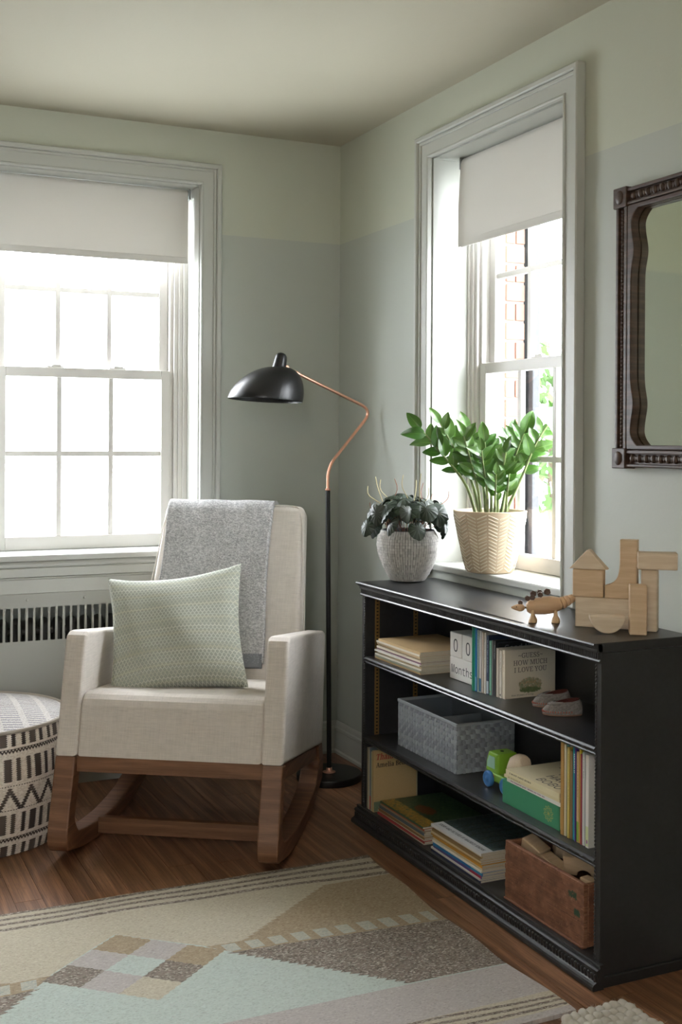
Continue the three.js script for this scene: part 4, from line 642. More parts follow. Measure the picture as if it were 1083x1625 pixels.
  const SB = [[0.007, 0.3, 0.24, 0x37405e, 'navy picture book'], [0.006, 0.305, 0.24, 0xd8d4ce, 'white picture book'], [0.0085, 0.3, 0.25, 0x5a4b86, 'purple picture book', spineTex('', '#5a4b86', '#fff', { band: '#b0304a' })], [0.009, 0.295, 0.24, 0x2f74b0, 'blue picture book', spineTex('', '#2a7ab8', '#fff', { band: '#39a0c8' })], [0.0055, 0.3, 0.24, 0xe3dfd6, 'thin white picture book'], [0.0065, 0.3, 0.23, 0xcfc2a4, 'cream picture book'], [0.0085, 0.305, 0.25, 0xd89a3c, 'orange picture book'], [0.0055, 0.3, 0.24, 0xb98d4a, 'ochre picture book'], [0.0065, 0.3, 0.24, 0xd2c19a, 'straw picture book'], [0.0075, 0.295, 0.24, 0x9a7f56, 'brown picture book'], [0.0065, 0.29, 0.23, 0xc9b58c, 'buff picture book'], [0.0085, 0.3, 0.25, 0xdcdcdc, 'dark illustrated picture book with a white lettered band', null, wood]];
  stack('right stack, bottom shelf', 'picture books in the right bottom stack', -0.312, BX.s3, 1.712, SB, 13);
  const bobo = canvasTex(512, 400, (c, w, h) => { c.fillStyle = '#e4d9b6'; c.fillRect(0, 0, w, h); c.fillStyle = '#3b3528'; c.font = '82px sans-serif'; c.fillText('I', w * 0.2, h * 0.26); c.fillText('MUST', w * 0.42, h * 0.48); c.fillText('HAVE', w * 0.42, h * 0.7); c.fillText('BOBO', w * 0.46, h * 0.92); });
  const gold = canvasTex(128, 512, (c, w, h) => { const R = rng(4); c.fillStyle = '#3c8a66'; c.fillRect(0, 0, w, h); c.strokeStyle = 'rgba(190,170,90,.8)'; c.lineWidth = 3; for (let k = 0; k < 10; k++) { const a = k / 10 * 2 * PI; c.beginPath(); c.moveTo(w / 2, h * 0.83); c.quadraticCurveTo(w / 2 + 30 * Math.cos(a + 0.6), h * 0.83 + 30 * Math.sin(a + 0.6), w / 2 + 44 * Math.cos(a), h * 0.83 + 44 * Math.sin(a)); c.stroke(); c.beginPath(); c.arc(w / 2 + 34 * Math.cos(a), h * 0.83 + 34 * Math.sin(a), 7, 0, 7); c.stroke(); } });
  const SD = [[0.066, 0.283, 0.2, 0x3c8a66, 'thick green cloth book', gold], [0.0115, 0.268, 0.2, 0xe6e4e0, 'white picture book', spineTex('the happiest year   WHEN DO YOU GO', '#e6e4e0', '#8a3a5a', { font: 'bold 26px sans-serif' })], [0.0085, 0.27, 0.195, 0xd9cda6, 'straw coloured picture book', spineTex('A WHALE', '#e0d4ac', '#4a4434', { font: '26px serif' })], [0.016, 0.26, 0.2, 0xe4d9b6, 'pale yellow hardcover with large dark title', spineTex('I MUST HAVE BOBO', '#e6dcb8', '#5a5036', { font: 'bold 24px sans-serif' }), bobo]];
  stack('stack beside the toy truck', 'books stacked on the middle shelf', -0.279, BX.s2, 2.056, SD, 21);
}
// ------------------------------------------------------------------ calendar blocks
{
  const wht = (txt, w, h, size, font = 'monospace', dx = 0.5) => canvasTex(w, h, (c) => { c.fillStyle = '#dcd9d4'; c.fillRect(0, 0, w, h); c.fillStyle = '#35353a'; c.font = `${size}px ${font}`; c.textAlign = 'center'; c.textBaseline = 'middle'; c.fillText(txt, w * dx, h * 0.53); });
  const m = std(0xdcd9d4, 0.55), Y = BX.s1 + 0.0005, X = -0.225;
  const b = thing('calendar_block', 'white wooden base block lettered in black typewriter letters', 'block', [X, Y, 1.445]); mesh('block', rbox(0.06, 0.072, 0.156, 0.003, 0.03, 0.036, 0), m, b); mesh('lettering', new THREE.PlaneGeometry(0.148, 0.064).rotateY(-PI / 2).translate(-0.0004, 0.036, 0), std(0xffffff, 0.55, { map: wht('Months', 512, 224, 130) }), b);
  for (const [z, d, l] of [[1.405, '0', 'white wooden cube with a black zero, left of the pair'], [1.482, '0', 'white wooden cube beside the thin green book, right of the pair']]) { const q = thing('number_cube', l, 'block', [X, Y + 0.0725, z], 0, 'calendar number cubes'); mesh('block', rbox(0.074, 0.08, 0.074, 0.003, 0.037, 0.04, 0), m, q); mesh('numeral', new THREE.PlaneGeometry(0.066, 0.072).rotateY(-PI / 2).translate(-0.0004, 0.04, 0), std(0xffffff, 0.55, { map: wht(d, 256, 280, 220, 'sans-serif') }), q); }
}
// ------------------------------------------------------------------ soft baby shoes
{
  const suede = std(0xffffff, 0.95, { map: dataTex(256, 256, (u, v) => { const k = 0.9 + 0.35 * (fbm(u, v, 20, 20, 3, 4) - 0.5); return [150 * k, 143 * k, 138 * k]; }, true, [0.06, 0.06]) }), lin = std(0x5b2c26, 0.9), thr = std(0xa9584a, 0.8), sole = std(0x8b6a58, 0.9);
  const base = (a) => { const c = Math.cos(a), s = Math.sin(a); return [0.056 * c, (0.0265 + 0.004 * c) * s]; };      // toe at +x
  const open = (a) => [-0.016 + 0.031 * Math.cos(a), 0.0185 * Math.sin(a)];
  const up = (a, v, inset = 0) => { const [bx, bz] = base(a), [ox, oz] = open(a), f = 0.5 + 0.5 * Math.cos(a), top = lerp(0.042, 0.034, f), e = Math.sin(v * PI / 2), k = 1 + 0.10 * Math.sin(v * PI) * (1 - v); const s = Math.pow(v, 1.4); return V3(lerp(bx * k, ox, s) - inset * Math.cos(a), 0.004 + top * e * (1 - 0.12 * v * f), lerp(bz * k, oz, s) - inset * Math.sin(a)); };
  const grid = (f, nu, nv) => { const pos = [], uv = [], idx = []; for (let j = 0; j <= nv; j++) for (let i = 0; i <= nu; i++) { const p = f(i / nu, j / nv); pos.push(p.x, p.y, p.z); uv.push(i / nu * 0.2, j / nv * 0.05); } for (let j = 0; j < nv; j++) for (let i = 0; i < nu; i++) { const a = j * (nu + 1) + i; idx.push(a, a + nu + 1, a + 1, a + 1, a + nu + 1, a + nu + 2); } const g = new THREE.BufferGeometry(); g.setAttribute('position', new THREE.Float32BufferAttribute(pos, 3)); g.setAttribute('uv', new THREE.Float32BufferAttribute(uv, 2)); g.setIndex(idx); g.computeVertexNormals(); return g; };
  const make = (label, x, z, turn) => {
    const g = thing('baby_shoe', label, 'shoe', [x, BX.s1 + 0.0005, z], turn, 'pair of baby shoes');
    const s = new THREE.Shape(); for (let i = 0; i <= 48; i++) { const [a, b] = base(i / 48 * 2 * PI); s[i ? 'lineTo' : 'moveTo'](a, b); } mesh('sole', uvm(extrude(s, 0.005, 0.001, 1).rotateX(-PI / 2)), sole, g);
    mesh('upper', grid((u, v) => up(u * 2 * PI, v), 56, 18), suede, g); mesh('lining', grid((u, v) => up(u * 2 * PI, 1 - v * 0.6, 0.0025).add(V3(0, 0.0002, 0)), 56, 10), lin, g);
    mesh('collar', tube(Array.from({ length: 24 }, (_, i) => up(i / 24 * 2 * PI, 1)), 0.0018, 64, 6, true), lin, g);
    const st = mesh('strap', shell((u, v) => { const a = lerp(-1.25, 1.25, u), p = up(0.0 + a * 1.02, lerp(0.80, 0.5, v)); const q = up(a, 0.72); return V3(p.x + 0.0, p.y + 0.0022, p.z); }, 26, 5, 0.002, [0.06, 0.012]), suede, g);
    const bd = []; for (let i = 0; i < 30; i++) { const a = lerp(-2.0, 2.0, i / 29), p = up(a, 0.1); bd.push(new THREE.SphereGeometry(0.0022, 6, 5).scale(0.7, 1.4, 0.7).translate(p.x * 1.01, p.y + 0.001, p.z * 1.01)); } const q = mesh('stitching', merge(bd), thr, g); q.userData.kind = 'stuff';
  };
  make('grey suede baby shoe in front, toe towards the books', -0.19, 1.94, PI - 0.52 + 0.0); make('grey suede baby shoe half hidden behind the other', -0.155, 1.838, PI - 0.40);
}
// ------------------------------------------------------------------ woven storage basket
{
  const x0 = -0.262, x1 = -0.045, z0 = 1.078, z1 = 1.478, h = 0.153, g = thing('storage_basket', 'grey woven strap basket with two compartments on middle shelf', 'basket', [(x0 + x1) / 2, BX.s2 + 0.0005, (z0 + z1) / 2]);
  const R = rng(19), mats = [0x8f959c, 0x9aa0a6, 0x858b93].map((c) => std(c, 0.55)), hx = (x1 - x0) / 2, hz = (z1 - z0) / 2, dk = std(0x6f757c, 0.6);
  const rows = 10, rh = h / rows;
  const strap = (len, width, thick, n, phase, amp) => { const N = n * 4, f = (u, v) => V3((u - 0.5) * len, (v - 0.5) * width, amp * Math.sin((u * n + phase) * PI)); return shell(f, N, 1, thick, [len, width]); };
  const sides = [[hz * 2, 0, V3(-hx, 0, 0), -PI / 2, 22], [hz * 2, 0, V3(hx, 0, 0), PI / 2, 22], [hx * 2, 0, V3(0, 0, hz), 0, 12], [hx * 2, 0, V3(0, 0, -hz), PI, 12]];
  for (const [len, , p, ry, n] of sides) {
    for (let r = 0; r < rows; r++) { const m = mesh('weave_strap', strap(len, rh * 0.94, 0.0012, n, r % 2, 0.0021), mats[(R() * 3) | 0], g); m.position.set(p.x, (r + 0.5) * rh, p.z); m.rotation.y = ry; }
    for (let k = 0; k < n; k++) { const m = mesh('weave_strap', strap(h, len / n * 0.62, 0.0012, rows, k % 2 ? 0.5 : 1.5, 0.0021).rotateZ(PI / 2), mats[(R() * 3) | 0], g); const o = (k + 0.5) / n * len - len / 2, c = Math.cos(ry), s = Math.sin(ry); m.position.set(p.x + o * c, h / 2, p.z - o * s); m.rotation.y = ry; }
    const rim = mesh('rim', rbox(len + 0.004, 0.011, 0.007, 0.003), mats[1], g); rim.position.set(p.x, h + 0.002, p.z); rim.rotation.y = ry;
    const li = mesh('inner_wall', box(len - 0.006, h - 0.004, 0.001), dk, g); li.position.set(p.x * 0.965, h / 2, p.z * 0.98); li.rotation.y = ry;
  }
  mesh('divider', rbox(hx * 2 - 0.012, h * 0.86, 0.005, 0.002, 0, h * 0.45, 0.005), mats[0], g); mesh('bottom', box(hx * 2 - 0.01, 0.003, hz * 2 - 0.01, 0, 0.003, 0), dk, g);
}
// ------------------------------------------------------------------ toy cement truck (length along z)
{
  const g = thing('toy_truck', 'green wooden toy cement mixer truck with blue wheels', 'toy truck', [-0.195, BX.s2 + 0.0005, 1.665]), gr = std(0x7fae35, 0.5), wd = M.maple, bl = std(0x3f78b8, 0.45);
  mesh('chassis', rbox(0.072, 0.026, 0.155, 0.006, 0, 0.032, 0.012), gr, g);
  const cab = mesh('cab', uvm(extrude([[-0.038, 0.044], [0.03, 0.044], [0.03, 0.106], [-0.022, 0.106], [-0.036, 0.075]], 0.07, 0.005, 3).rotateY(-PI / 2).translate(0.035, 0, -0.028)), gr, g);
  for (const s of [-1, 1]) mesh('cab_window', uvm(extrude([[-0.027, 0.058], [0.016, 0.058], [0.016, 0.094], [-0.016, 0.094], [-0.026, 0.075]], 0.002, 0).rotateY(-PI / 2).translate(s > 0 ? 0.0358 : -0.0339, 0, -0.03)), std(0x9cc4b4, 0.5), cab);
  mesh('roof_hole', new THREE.CylinderGeometry(0.006, 0.006, 0.002, 16).translate(0, 0.106, -0.028), M.dark, cab);
  mesh('mixer_drum', lathe([[0, -0.045], [0.014, -0.045], [0.02, -0.04], [0.033, -0.008], [0.034, 0.006], [0.03, 0.022], [0.02, 0.04], [0.016, 0.044], [0, 0.044]], 10).rotateX(PI / 2 - 0.5).translate(0.006, 0.083, 0.055), wd, g);
  for (const x of [-0.042, 0.042]) for (const z of [-0.038, 0.055]) { const w = mesh('wheel', lathe([[0, -0.007], [0.022, -0.007], [0.0245, -0.004], [0.0245, 0.004], [0.022, 0.007], [0.017, 0.007], [0.0155, 0.0055], [0.006, 0.0055], [0.0055, 0.0085], [0, 0.0085]], 32).rotateZ(x < 0 ? PI / 2 : -PI / 2).translate(x, 0.0245, z), bl, g); }
  const marks = []; for (let k = 0; k < 5; k++) marks.push(rbox(0.0012, 0.008, 0.0055, 0.0005, -0.0365, 0.036, -0.052 + k * 0.0085)); 
  for (const q of marks) mesh('painted_mark', q, std(0xc98a3a, 0.6), g);
}
// ------------------------------------------------------------------ crate with blocks
{
  const x0 = -0.306, x1 = -0.06, z0 = 1.828, z1 = 2.2, h = 0.168, t = 0.013;
  const crateTex = canvasTex(1024, 512, (c, w, h2) => {
    const R = rng(51); c.fillStyle = '#86583f'; c.fillRect(0, 0, w, h2);
    for (let i = 0; i < 1500; i++) { c.fillStyle = ['rgba(84,50,36,.13)', 'rgba(168,118,88,.11)', 'rgba(120,74,50,.12)', 'rgba(60,36,28,.11)'][(R() * 4) | 0]; c.fillRect(R() * w - 80, R() * h2, 60 + R() * 260, 2 + R() * 7); }
    for (let i = 0; i < 220; i++) { const x = R() * w, y = R() * h2, r = 20 + R() * 70, gr = c.createRadialGradient(x, y, 2, x, y, r), k = R() < 0.5; gr.addColorStop(0, k ? 'rgba(58,34,26,.22)' : 'rgba(182,132,98,.2)'); gr.addColorStop(1, 'rgba(110,70,50,0)'); c.fillStyle = gr; c.fillRect(x - r, y - r, 2 * r, 2 * r); }
    for (let i = 0; i < 260; i++) { c.fillStyle = ['rgba(186,140,108,.35)', 'rgba(58,34,28,.35)'][(R() * 2) | 0]; c.beginPath(); c.ellipse(R() * w, R() * h2, 2 + R() * 12, 1 + R() * 5, R() * 3, 0, 7); c.fill(); }
    for (let i = 0; i < 900; i++) { const e = R() < 0.5; c.fillStyle = 'rgba(176,128,98,.4)'; c.fillRect(e ? R() * w : (R() < 0.5 ? R() * 12 : w - R() * 12), e ? (R() < 0.5 ? R() * 9 : h2 - R() * 9) : R() * h2, 2 + R() * 9, 2 + R() * 3); }
    c.strokeStyle = 'rgba(48,28,22,.7)'; c.lineWidth = 3; c.beginPath(); c.moveTo(w * 0.55, h2 * 0.62); c.lineTo(w, h2 * 0.6); c.stroke();
    for (const [x, y, n, rx] of [[0.87, 0.25, 60, 46], [0.92, 0.5, 70, 30]]) for (let i = 0; i < n; i++) { c.fillStyle = `rgba(38,66,48,.45)`; c.beginPath(); c.ellipse(w * x + (R() - 0.5) * 2 * rx, h2 * y + (R() - 0.5) * 46, 5 + R() * 9, 4 + R() * 8, R() * 3, 0, 7); c.fill(); }
    for (let i = 0; i < 40; i++) { c.strokeStyle = 'rgba(60,34,26,.5)'; c.lineWidth = 1 + R() * 2; const x = R() * w, y = R() * h2; c.beginPath(); c.moveTo(x, y); c.quadraticCurveTo(x + R() * 40 - 20, y + R() * 10, x + R() * 60 - 30, y + R() * 16 - 8); c.stroke(); }
  });
  const m = std(0xffffff, 0.7, { map: crateTex, bumpMap: crateTex, bumpScale: 0.0008 });
  const g = thing('wooden_crate', 'worn red brown wooden crate with green paint marks', 'crate', [(x0 + x1) / 2, BX.s3 + 0.0005, (z0 + z1) / 2]), hx = (x1 - x0) / 2, hz = (z1 - z0) / 2;
  const pl = (w, hh, d, x, y, z, along) => { const q = new RoundedBoxGeometry(w, hh, d, 2, 0.003), p = q.attributes.position, uv = q.attributes.uv; for (let i = 0; i < p.count; i++) uv.setXY(i, (along === 'z' ? p.getZ(i) / d : p.getX(i) / w) + 0.5, p.getY(i) / hh + 0.5); return q.translate(x, y, z); };
  mesh('side_board', pl(t, h, hz * 2, -hx + t / 2, h / 2, 0, 'z'), m, g); mesh('side_board', pl(t, h, hz * 2, hx - t / 2, h / 2, 0, 'z'), m, g);
  mesh('end_board', pl(hx * 2 - t * 2, h * 0.98, t, 0, h / 2, hz - t / 2, 'x'), m, g); mesh('end_board', pl(hx * 2 - t * 2, h * 0.98, t, 0, h / 2, -hz + t / 2, 'x'), m, g);
  for (const s of [-1, 1]) for (let k = 0; k < 6; k++) mesh('finger_joint', rbox(0.0014, h / 13, t, 0.0004, -hx + 0.0003, h * (k * 2 + 1.2) / 13, s * (hz - t / 2)), m, g);
  mesh('bottom_board', box(hx * 2 - 0.01, 0.008, hz * 2 - 0.01, 0, 0.0045, 0), m, g); mesh('bottom_edge', rbox(0.006, 0.006, hz * 2, 0.002, -hx - 0.002, 0.003, 0), m, g);
  // toy blocks heaped inside: [x, y, z, w, h, d, rx, ry, rz, kind, label]
  const G = 'wooden blocks heaped in the crate', cx = g.position.x, cz = g.position.z, Y = g.position.y;
  const arch = () => { const s = new THREE.Shape([V2(-0.055, -0.03), V2(-0.02, -0.03)]); s.absarc(0, -0.03, 0.02, PI, 0, true); s.lineTo(0.055, -0.03); s.lineTo(0.055, 0.03); s.lineTo(-0.055, 0.03); s.closePath(); return uvm(extrude(s, 0.045, 0.003, 2, 16).translate(0, 0, -0.0225)); };
  [[-0.06, 0.152, -0.125, 0.045, 0.045, 0.075, 0.35, 0.2, 0.1, 0, 'square ended wooden block at the left end of the crate'], [0.03, 0.155, -0.085, 0.05, 0.045, 0.09, 0.15, 1.1, 0.1, 0, 'wide wooden block leaning near the crate left end'], [-0.062, 0.135, -0.028, 0.04, 0.036, 0.085, 0.25, 0.1, 0.1, 0, 'long wooden block low in the middle of the crate'], [-0.03, 0.172, 0.066, 0, 0, 0, 0.5, -0.75, 0.35, 1, 'arched wooden block tipped over the crate edge'], [-0.075, 0.145, 0.143, 0.036, 0.036, 0.04, 0.1, 0.3, -0.1, 0, 'small wooden block at the right end of the crate'], [0.06, 0.15, 0.125, 0.042, 0.042, 0.07, -0.2, 0.5, 0.2, 0, 'wooden block behind the arched one in the crate'], [0.07, 0.14, 0.0, 0.042, 0.042, 0.07, 0.2, 0.2, 0.3, 0, 'wooden block at the back of the crate']]
    .forEach(([x, y, z, w, hh, d, rx, ry, rz, k, label]) => { const b = mesh('toy_block', k ? arch() : rbox(w, hh, d, 0.004), M.maple2); b.position.set(cx + x, Y + y, cz + z); b.rotation.set(rx, ry, rz); tag(b, label, 'toy block', G); });
}

// ------------------------------------------------------------------ wooden building blocks on the bookcase
{
  const Y = 0.8704, dirA = Math.atan2(0.77, 0.64), G = 'wooden building blocks on the bookcase';
  // block axes: x along the row, y up, z towards the viewer
  const blk = (label, geo, x, y, z, turn, m = M.maple) => { const b = mesh('building_block', uvm(geo), m); b.position.set(x, y, z); b.rotation.y = turn; return tag(b, label, 'toy block', G); };
  const ry = -0.80, row = V3(Math.cos(-ry), 0, Math.sin(-ry)), o = V3(-0.222, 0, 2.041), P = (a, up, f = 0) => [o.x + row.x * a - row.z * f, Y + up, o.z + row.z * a + row.x * f];
  const bev = 0.003, bridge = new THREE.Shape([V2(0, 0), V2(0.052, 0)]); bridge.absarc(0.078, 0, 0.026, PI, 0, true); bridge.lineTo(0.156, 0); bridge.lineTo(0.156, 0.082); bridge.lineTo(0, 0.082); bridge.closePath();
  blk('long wooden bridge block with an arch cut from its base', extrude(bridge, 0.042, bev, 2, 18).translate(0, 0, -0.042), ...P(0, 0.0), ry);
  blk('square wooden block under the triangular roof block', rbox(0.084, 0.076, 0.042, 0.004, 0.042, 0.038, -0.021), ...P(-0.008, 0.0824), ry, M.maple2);
  blk('triangular wooden roof block on top of the square block', extrude([[0, 0], [0.104, 0], [0.056, 0.052], [0.048, 0.052]], 0.042, bev, 2).translate(-0.052, 0, -0.042), ...P(0.034, 0.159), ry);
  const q = new THREE.Shape([V2(0, 0), V2(0.086, 0), V2(0.086, 0.160), V2(0.04, 0.160), V2(0.04, 0.105)]); q.bezierCurveTo(0.04, 0.06, 0.03, 0.04, 0, 0.034); q.closePath();
  blk('tall wooden block with a concave curved side', extrude(q, 0.042, bev, 2, 16).translate(0, 0, -0.042), ...P(0.0795, 0.0824), ry, M.maple2);
  blk('tall upright wooden pillar nearest the wall', rbox(0.043, 0.167, 0.043, 0.004, 0, 0.0835, 0), -0.078, Y, 2.178, ry);
  blk('wooden block lying across the top of the tall pillar', rbox(0.104, 0.046, 0.044, 0.004, 0, 0.023, 0), -0.072, Y + 0.1675, 2.2, ry + 0.16);
  blk('short upright wooden pillar at the front right', rbox(0.045, 0.132, 0.043, 0.004, 0, 0.066, 0), -0.146, Y, 2.212, -0.61, M.maple2);
  const hr = new THREE.Shape(); hr.moveTo(-0.046, 0.046); hr.absarc(0, 0.046, 0.046, PI, 2 * PI, false); hr.closePath();
  blk('half round wooden block lying flat side up', extrude(hr, 0.042, bev, 2, 24).translate(0, 0, -0.021), -0.205, Y, 2.158, -0.55);
}
// ------------------------------------------------------------------ wooden dinosaur (own axes: x towards the tail)
{
  const g = thing('wooden_dinosaur', 'wooden toy dinosaur with dark hexagonal back plates', 'toy', [-0.258, 0.8704, 1.945], -0.43), w = std(0xffffff, 0.55, { map: TX.maple, color: 0xf2dcc8 }), dk = std(0x5d463b, 0.5);
  const body = lathe([[0, -0.05], [0.012, -0.049], [0.018, -0.042], [0.0235, -0.02], [0.0255, 0.0], [0.0245, 0.022], [0.019, 0.042], [0.016, 0.05], [0, 0.051]], 28).scale(1, 1, 0.85).rotateZ(-PI / 2).rotateZ(0.12).translate(0, 0.047, 0); mesh('body', uvm(body), w, g);
  const head = new THREE.SphereGeometry(0.0155, 22, 16), hp = head.attributes.position; for (let i = 0; i < hp.count; i++) { const x = hp.getX(i), k = x < 0 ? 1 + 0.55 * (-x / 0.0155) : 1, tp = x < 0 ? 1 - 0.35 * (-x / 0.0155) : 1; hp.setXYZ(i, x * k, hp.getY(i) * 0.72 * tp, hp.getZ(i) * 0.8 * tp); } head.computeVertexNormals(); const hd = mesh('head', uvm(head.translate(-0.069, 0.041, 0)), w, g);
  mesh('neck', new THREE.CylinderGeometry(0.003, 0.003, 0.012, 8).rotateZ(PI / 2).translate(-0.053, 0.041, 0), dk, g);
  mesh('eye', new THREE.SphereGeometry(0.0015, 8, 6).translate(-0.079, 0.044, 0.0095), M.dark, hd);
  for (let k = 0; k < 5; k++) mesh('tail_segment', lathe([[0, -0.0065], [0.016 - k * 0.0022, -0.0065], [0.0172 - k * 0.0022, -0.003], [0.0158 - k * 0.0024, 0.006], [0, 0.0065]], 22).rotateZ(-PI / 2 + 0.42).translate(0.054 + k * 0.0115, 0.056 + k * 0.0052, 0), w, g);
  for (const [x, z] of [[-0.034, 0.013], [-0.028, -0.014], [0.03, 0.013], [0.036, -0.014]]) { const l = mesh('leg', lathe([[0, 0], [0.0115, 0], [0.0122, 0.002], [0.011, 0.008], [0.006, 0.017], [0.0045, 0.03], [0.004, 0.036], [0, 0.036]], 16).translate(x, 0, z), std(0xffffff, 0.55, { map: TX.maple, color: 0xf6e4cc }), g); }
  const hex = (s) => new THREE.CylinderGeometry(0.0085 * s, 0.0085 * s, 0.009, 6).rotateX(PI / 2);
  for (const [x, y, z, s, t] of [[-0.048, 0.068, 0.008, 0.95, 0.2], [-0.035, 0.071, 0.011, 0.95, 0.5], [-0.03, 0.079, -0.006, 1.1, 0.1], [-0.013, 0.079, 0.011, 0.95, 0.3], [-0.012, 0.0835, -0.007, 0.9, 0.6], [0.008, 0.086, 0.002, 1.15, 0.25], [-0.067, 0.055, 0, 0.8, 0.1]]) { const m = mesh('back_plate', hex(s), dk, g); m.position.set(x, y, z); m.rotation.z = t; }
}

// ------------------------------------------------------------------ potted plants
const soilM = std(0x2a211b, 1);
// camera facing directions, to spread the stems the way the photograph shows them
const rgt = V3(0.907, 0, 0.421), fwd = V3(0.421, 0, -0.907);
{
  // small plant: whitewashed mosaic pot, dark ribbed leaves
  const g = thing('potted_plant', 'dark ribbed leaved houseplant in a grey mosaic pot', 'plant', [-0.162, 0.8704, 0.955]), prof = [[0.0, 0.0], [0.052, 0.0], [0.06, 0.004], [0.078, 0.03], [0.096, 0.066], [0.109, 0.105], [0.1125, 0.135], [0.108, 0.16], [0.0985, 0.178], [0.095, 0.186]];
  const grout = std(0x5a5a5a, 0.9), pot = mesh('pot', lathe([...prof, [0.088, 0.186], [0.088, 0.165], [0, 0.165]], 64), grout, g);
  const cv = new THREE.CatmullRomCurve3(prof.slice(1).map(([r, y]) => V3(r, y, 0))), R = rng(81), rows = 19, tm = [0xc6c3be, 0xbdbab5, 0xadaaa5, 0xcfccc7].map((c) => std(c, 0.85)), bins = [[], [], [], []];
  for (let k = 0; k < rows; k++) { const a = cv.getPointAt((k + 0.5) / rows * 0.94 + 0.05), t = cv.getTangentAt((k + 0.5) / rows * 0.94 + 0.05), n = Math.round(2 * PI * 0.1 / 0.0088), hgt = cv.getLength() / rows; for (let i = 0; i < n; i++) { const th = (i + (R() - 0.5) * 0.12) / n * 2 * PI, seam = i === 20; const w = 2 * PI * a.x / n * 0.82, b = new THREE.BoxGeometry(w, hgt * (0.84 + 0.08 * R()), 0.0022); b.rotateX(-Math.atan2(t.x, t.y) * -1); b.translate(0, a.y, a.x); b.rotateY(th); bins[seam ? 2 : R() < 0.45 ? 0 : R() < 0.6 ? 1 : R() < 0.5 ? 2 : 3].push(b); } }
  bins.forEach((b, i) => { const m = mesh('mosaic', merge(b), tm[i], pot); m.userData.kind = 'stuff'; });
  mesh('soil', new THREE.CircleGeometry(0.0885, 40).rotateX(-PI / 2).translate(0, 0.168, 0), soilM, g);
  const lt = canvasTex(256, 256, (c, w, h) => { c.fillStyle = '#2c3a2f'; c.fillRect(0, 0, w, h); c.translate(w / 2, h * 0.32); for (let k = 0; k < 15; k++) { const a = -PI * 1.12 + k / 14 * PI * 2.24 + PI / 2; c.strokeStyle = 'rgba(120,132,120,.45)'; c.lineWidth = 7; c.beginPath(); c.moveTo(0, 0); c.quadraticCurveTo(Math.cos(a) * 60, Math.sin(a) * 60 + 10, Math.cos(a) * 120, Math.sin(a) * 120); c.stroke(); c.strokeStyle = 'rgba(22,30,24,.8)'; c.lineWidth = 5; const b = a + 0.075; c.beginPath(); c.moveTo(0, 0); c.quadraticCurveTo(Math.cos(b) * 60, Math.sin(b) * 60 + 10, Math.cos(b) * 120, Math.sin(b) * 120); c.stroke(); } });
  const lm = [phys(0xffffff, 0.42, { map: lt, side: THREE.DoubleSide }), phys(0xd8e6d0, 0.42, { map: lt, side: THREE.DoubleSide }), phys(0xe6d6cc, 0.45, { map: lt, side: THREE.DoubleSide })];
  // round heart shaped leaf: stalk at the origin, tip at +x, corrugated
  const leafG = [0, 1, 2].map((k) => { const pos = [], uv = [], idx = [], NR = 7, NA = 44; for (let j = 0; j <= NR; j++) for (let i = 0; i <= NA; i++) { const a = i / NA * 2 * PI, r = j / NR, notch = 1 - 0.32 * Math.exp(-Math.pow((Math.abs(a - PI)) / 0.35, 2)), tip = 1 + 0.12 * Math.exp(-Math.pow(Math.min(a, 2 * PI - a) / 0.35, 2)), rad = 0.027 * r * notch * tip, x = rad * Math.cos(a) * 1.18 + 0.012, z = rad * Math.sin(a) * 0.98; const y = 0.0014 * r * Math.cos(a * 13 + k) * 1 - 0.011 * r * r * (1 + 0.3 * Math.cos(a)) + 0.004; pos.push(x, y, z); uv.push(z / 0.06 + 0.5, 0.68 - (rad * Math.cos(a)) / 0.075); } for (let j = 0; j < NR; j++) for (let i = 0; i < NA; i++) { const a = j * (NA + 1) + i; idx.push(a, a + 1, a + NA + 2, a, a + NA + 2, a + NA + 1); } const q = new THREE.BufferGeometry(); q.setAttribute('position', new THREE.Float32BufferAttribute(pos, 3)); q.setAttribute('uv', new THREE.Float32BufferAttribute(uv, 2)); q.setIndex(idx); q.computeVertexNormals(); return q; });
  const stemM = std(0x8a5a4a, 0.7); let placed = 0;
  for (let i = 0; i < 64; i++) {
    const t = (i + 0.5) / 64, th = i * 2.39996, el = lerp(1.35, -0.30, Math.pow(t, 0.85)), rr = lerp(0.012, 0.146, Math.pow(t, 0.62)) + (R() - 0.5) * 0.022, y = 0.192 + 0.1 * Math.sqrt(Math.max(0, 1 - Math.pow(rr / 0.17, 2))) + (R() - 0.5) * 0.034 - (t > 0.85 ? 0.03 : 0);
    const m = mesh('leaf', leafG[(R() * 3) | 0], lm[R() < 0.6 ? 0 : R() < 0.6 ? 1 : 2], g); m.position.set(rr * Math.cos(th), y, rr * Math.sin(th)); m.rotation.order = 'YZX'; m.rotation.set((R() - 0.5) * 1.1, -th + (R() - 0.5) * 1.2, -lerp(0.25, 1.15, t) + (R() - 0.5) * 0.9); m.scale.setScalar(1.0 + 0.45 * R());
    if (i % 3 === 0) mesh('leaf_stalk', tube([V3(rr * 0.3 * Math.cos(th), 0.166, rr * 0.3 * Math.sin(th)), V3(rr * 0.75 * Math.cos(th), (0.166 + y) / 2 + 0.012, rr * 0.75 * Math.sin(th)), V3(rr * Math.cos(th), y, rr * Math.sin(th))], 0.0014, 8, 5), stemM, g); placed++;
  }
  const spM = [std(0xc9bf95, 0.7), std(0x9a6b56, 0.7), std(0xb8a878, 0.7)];
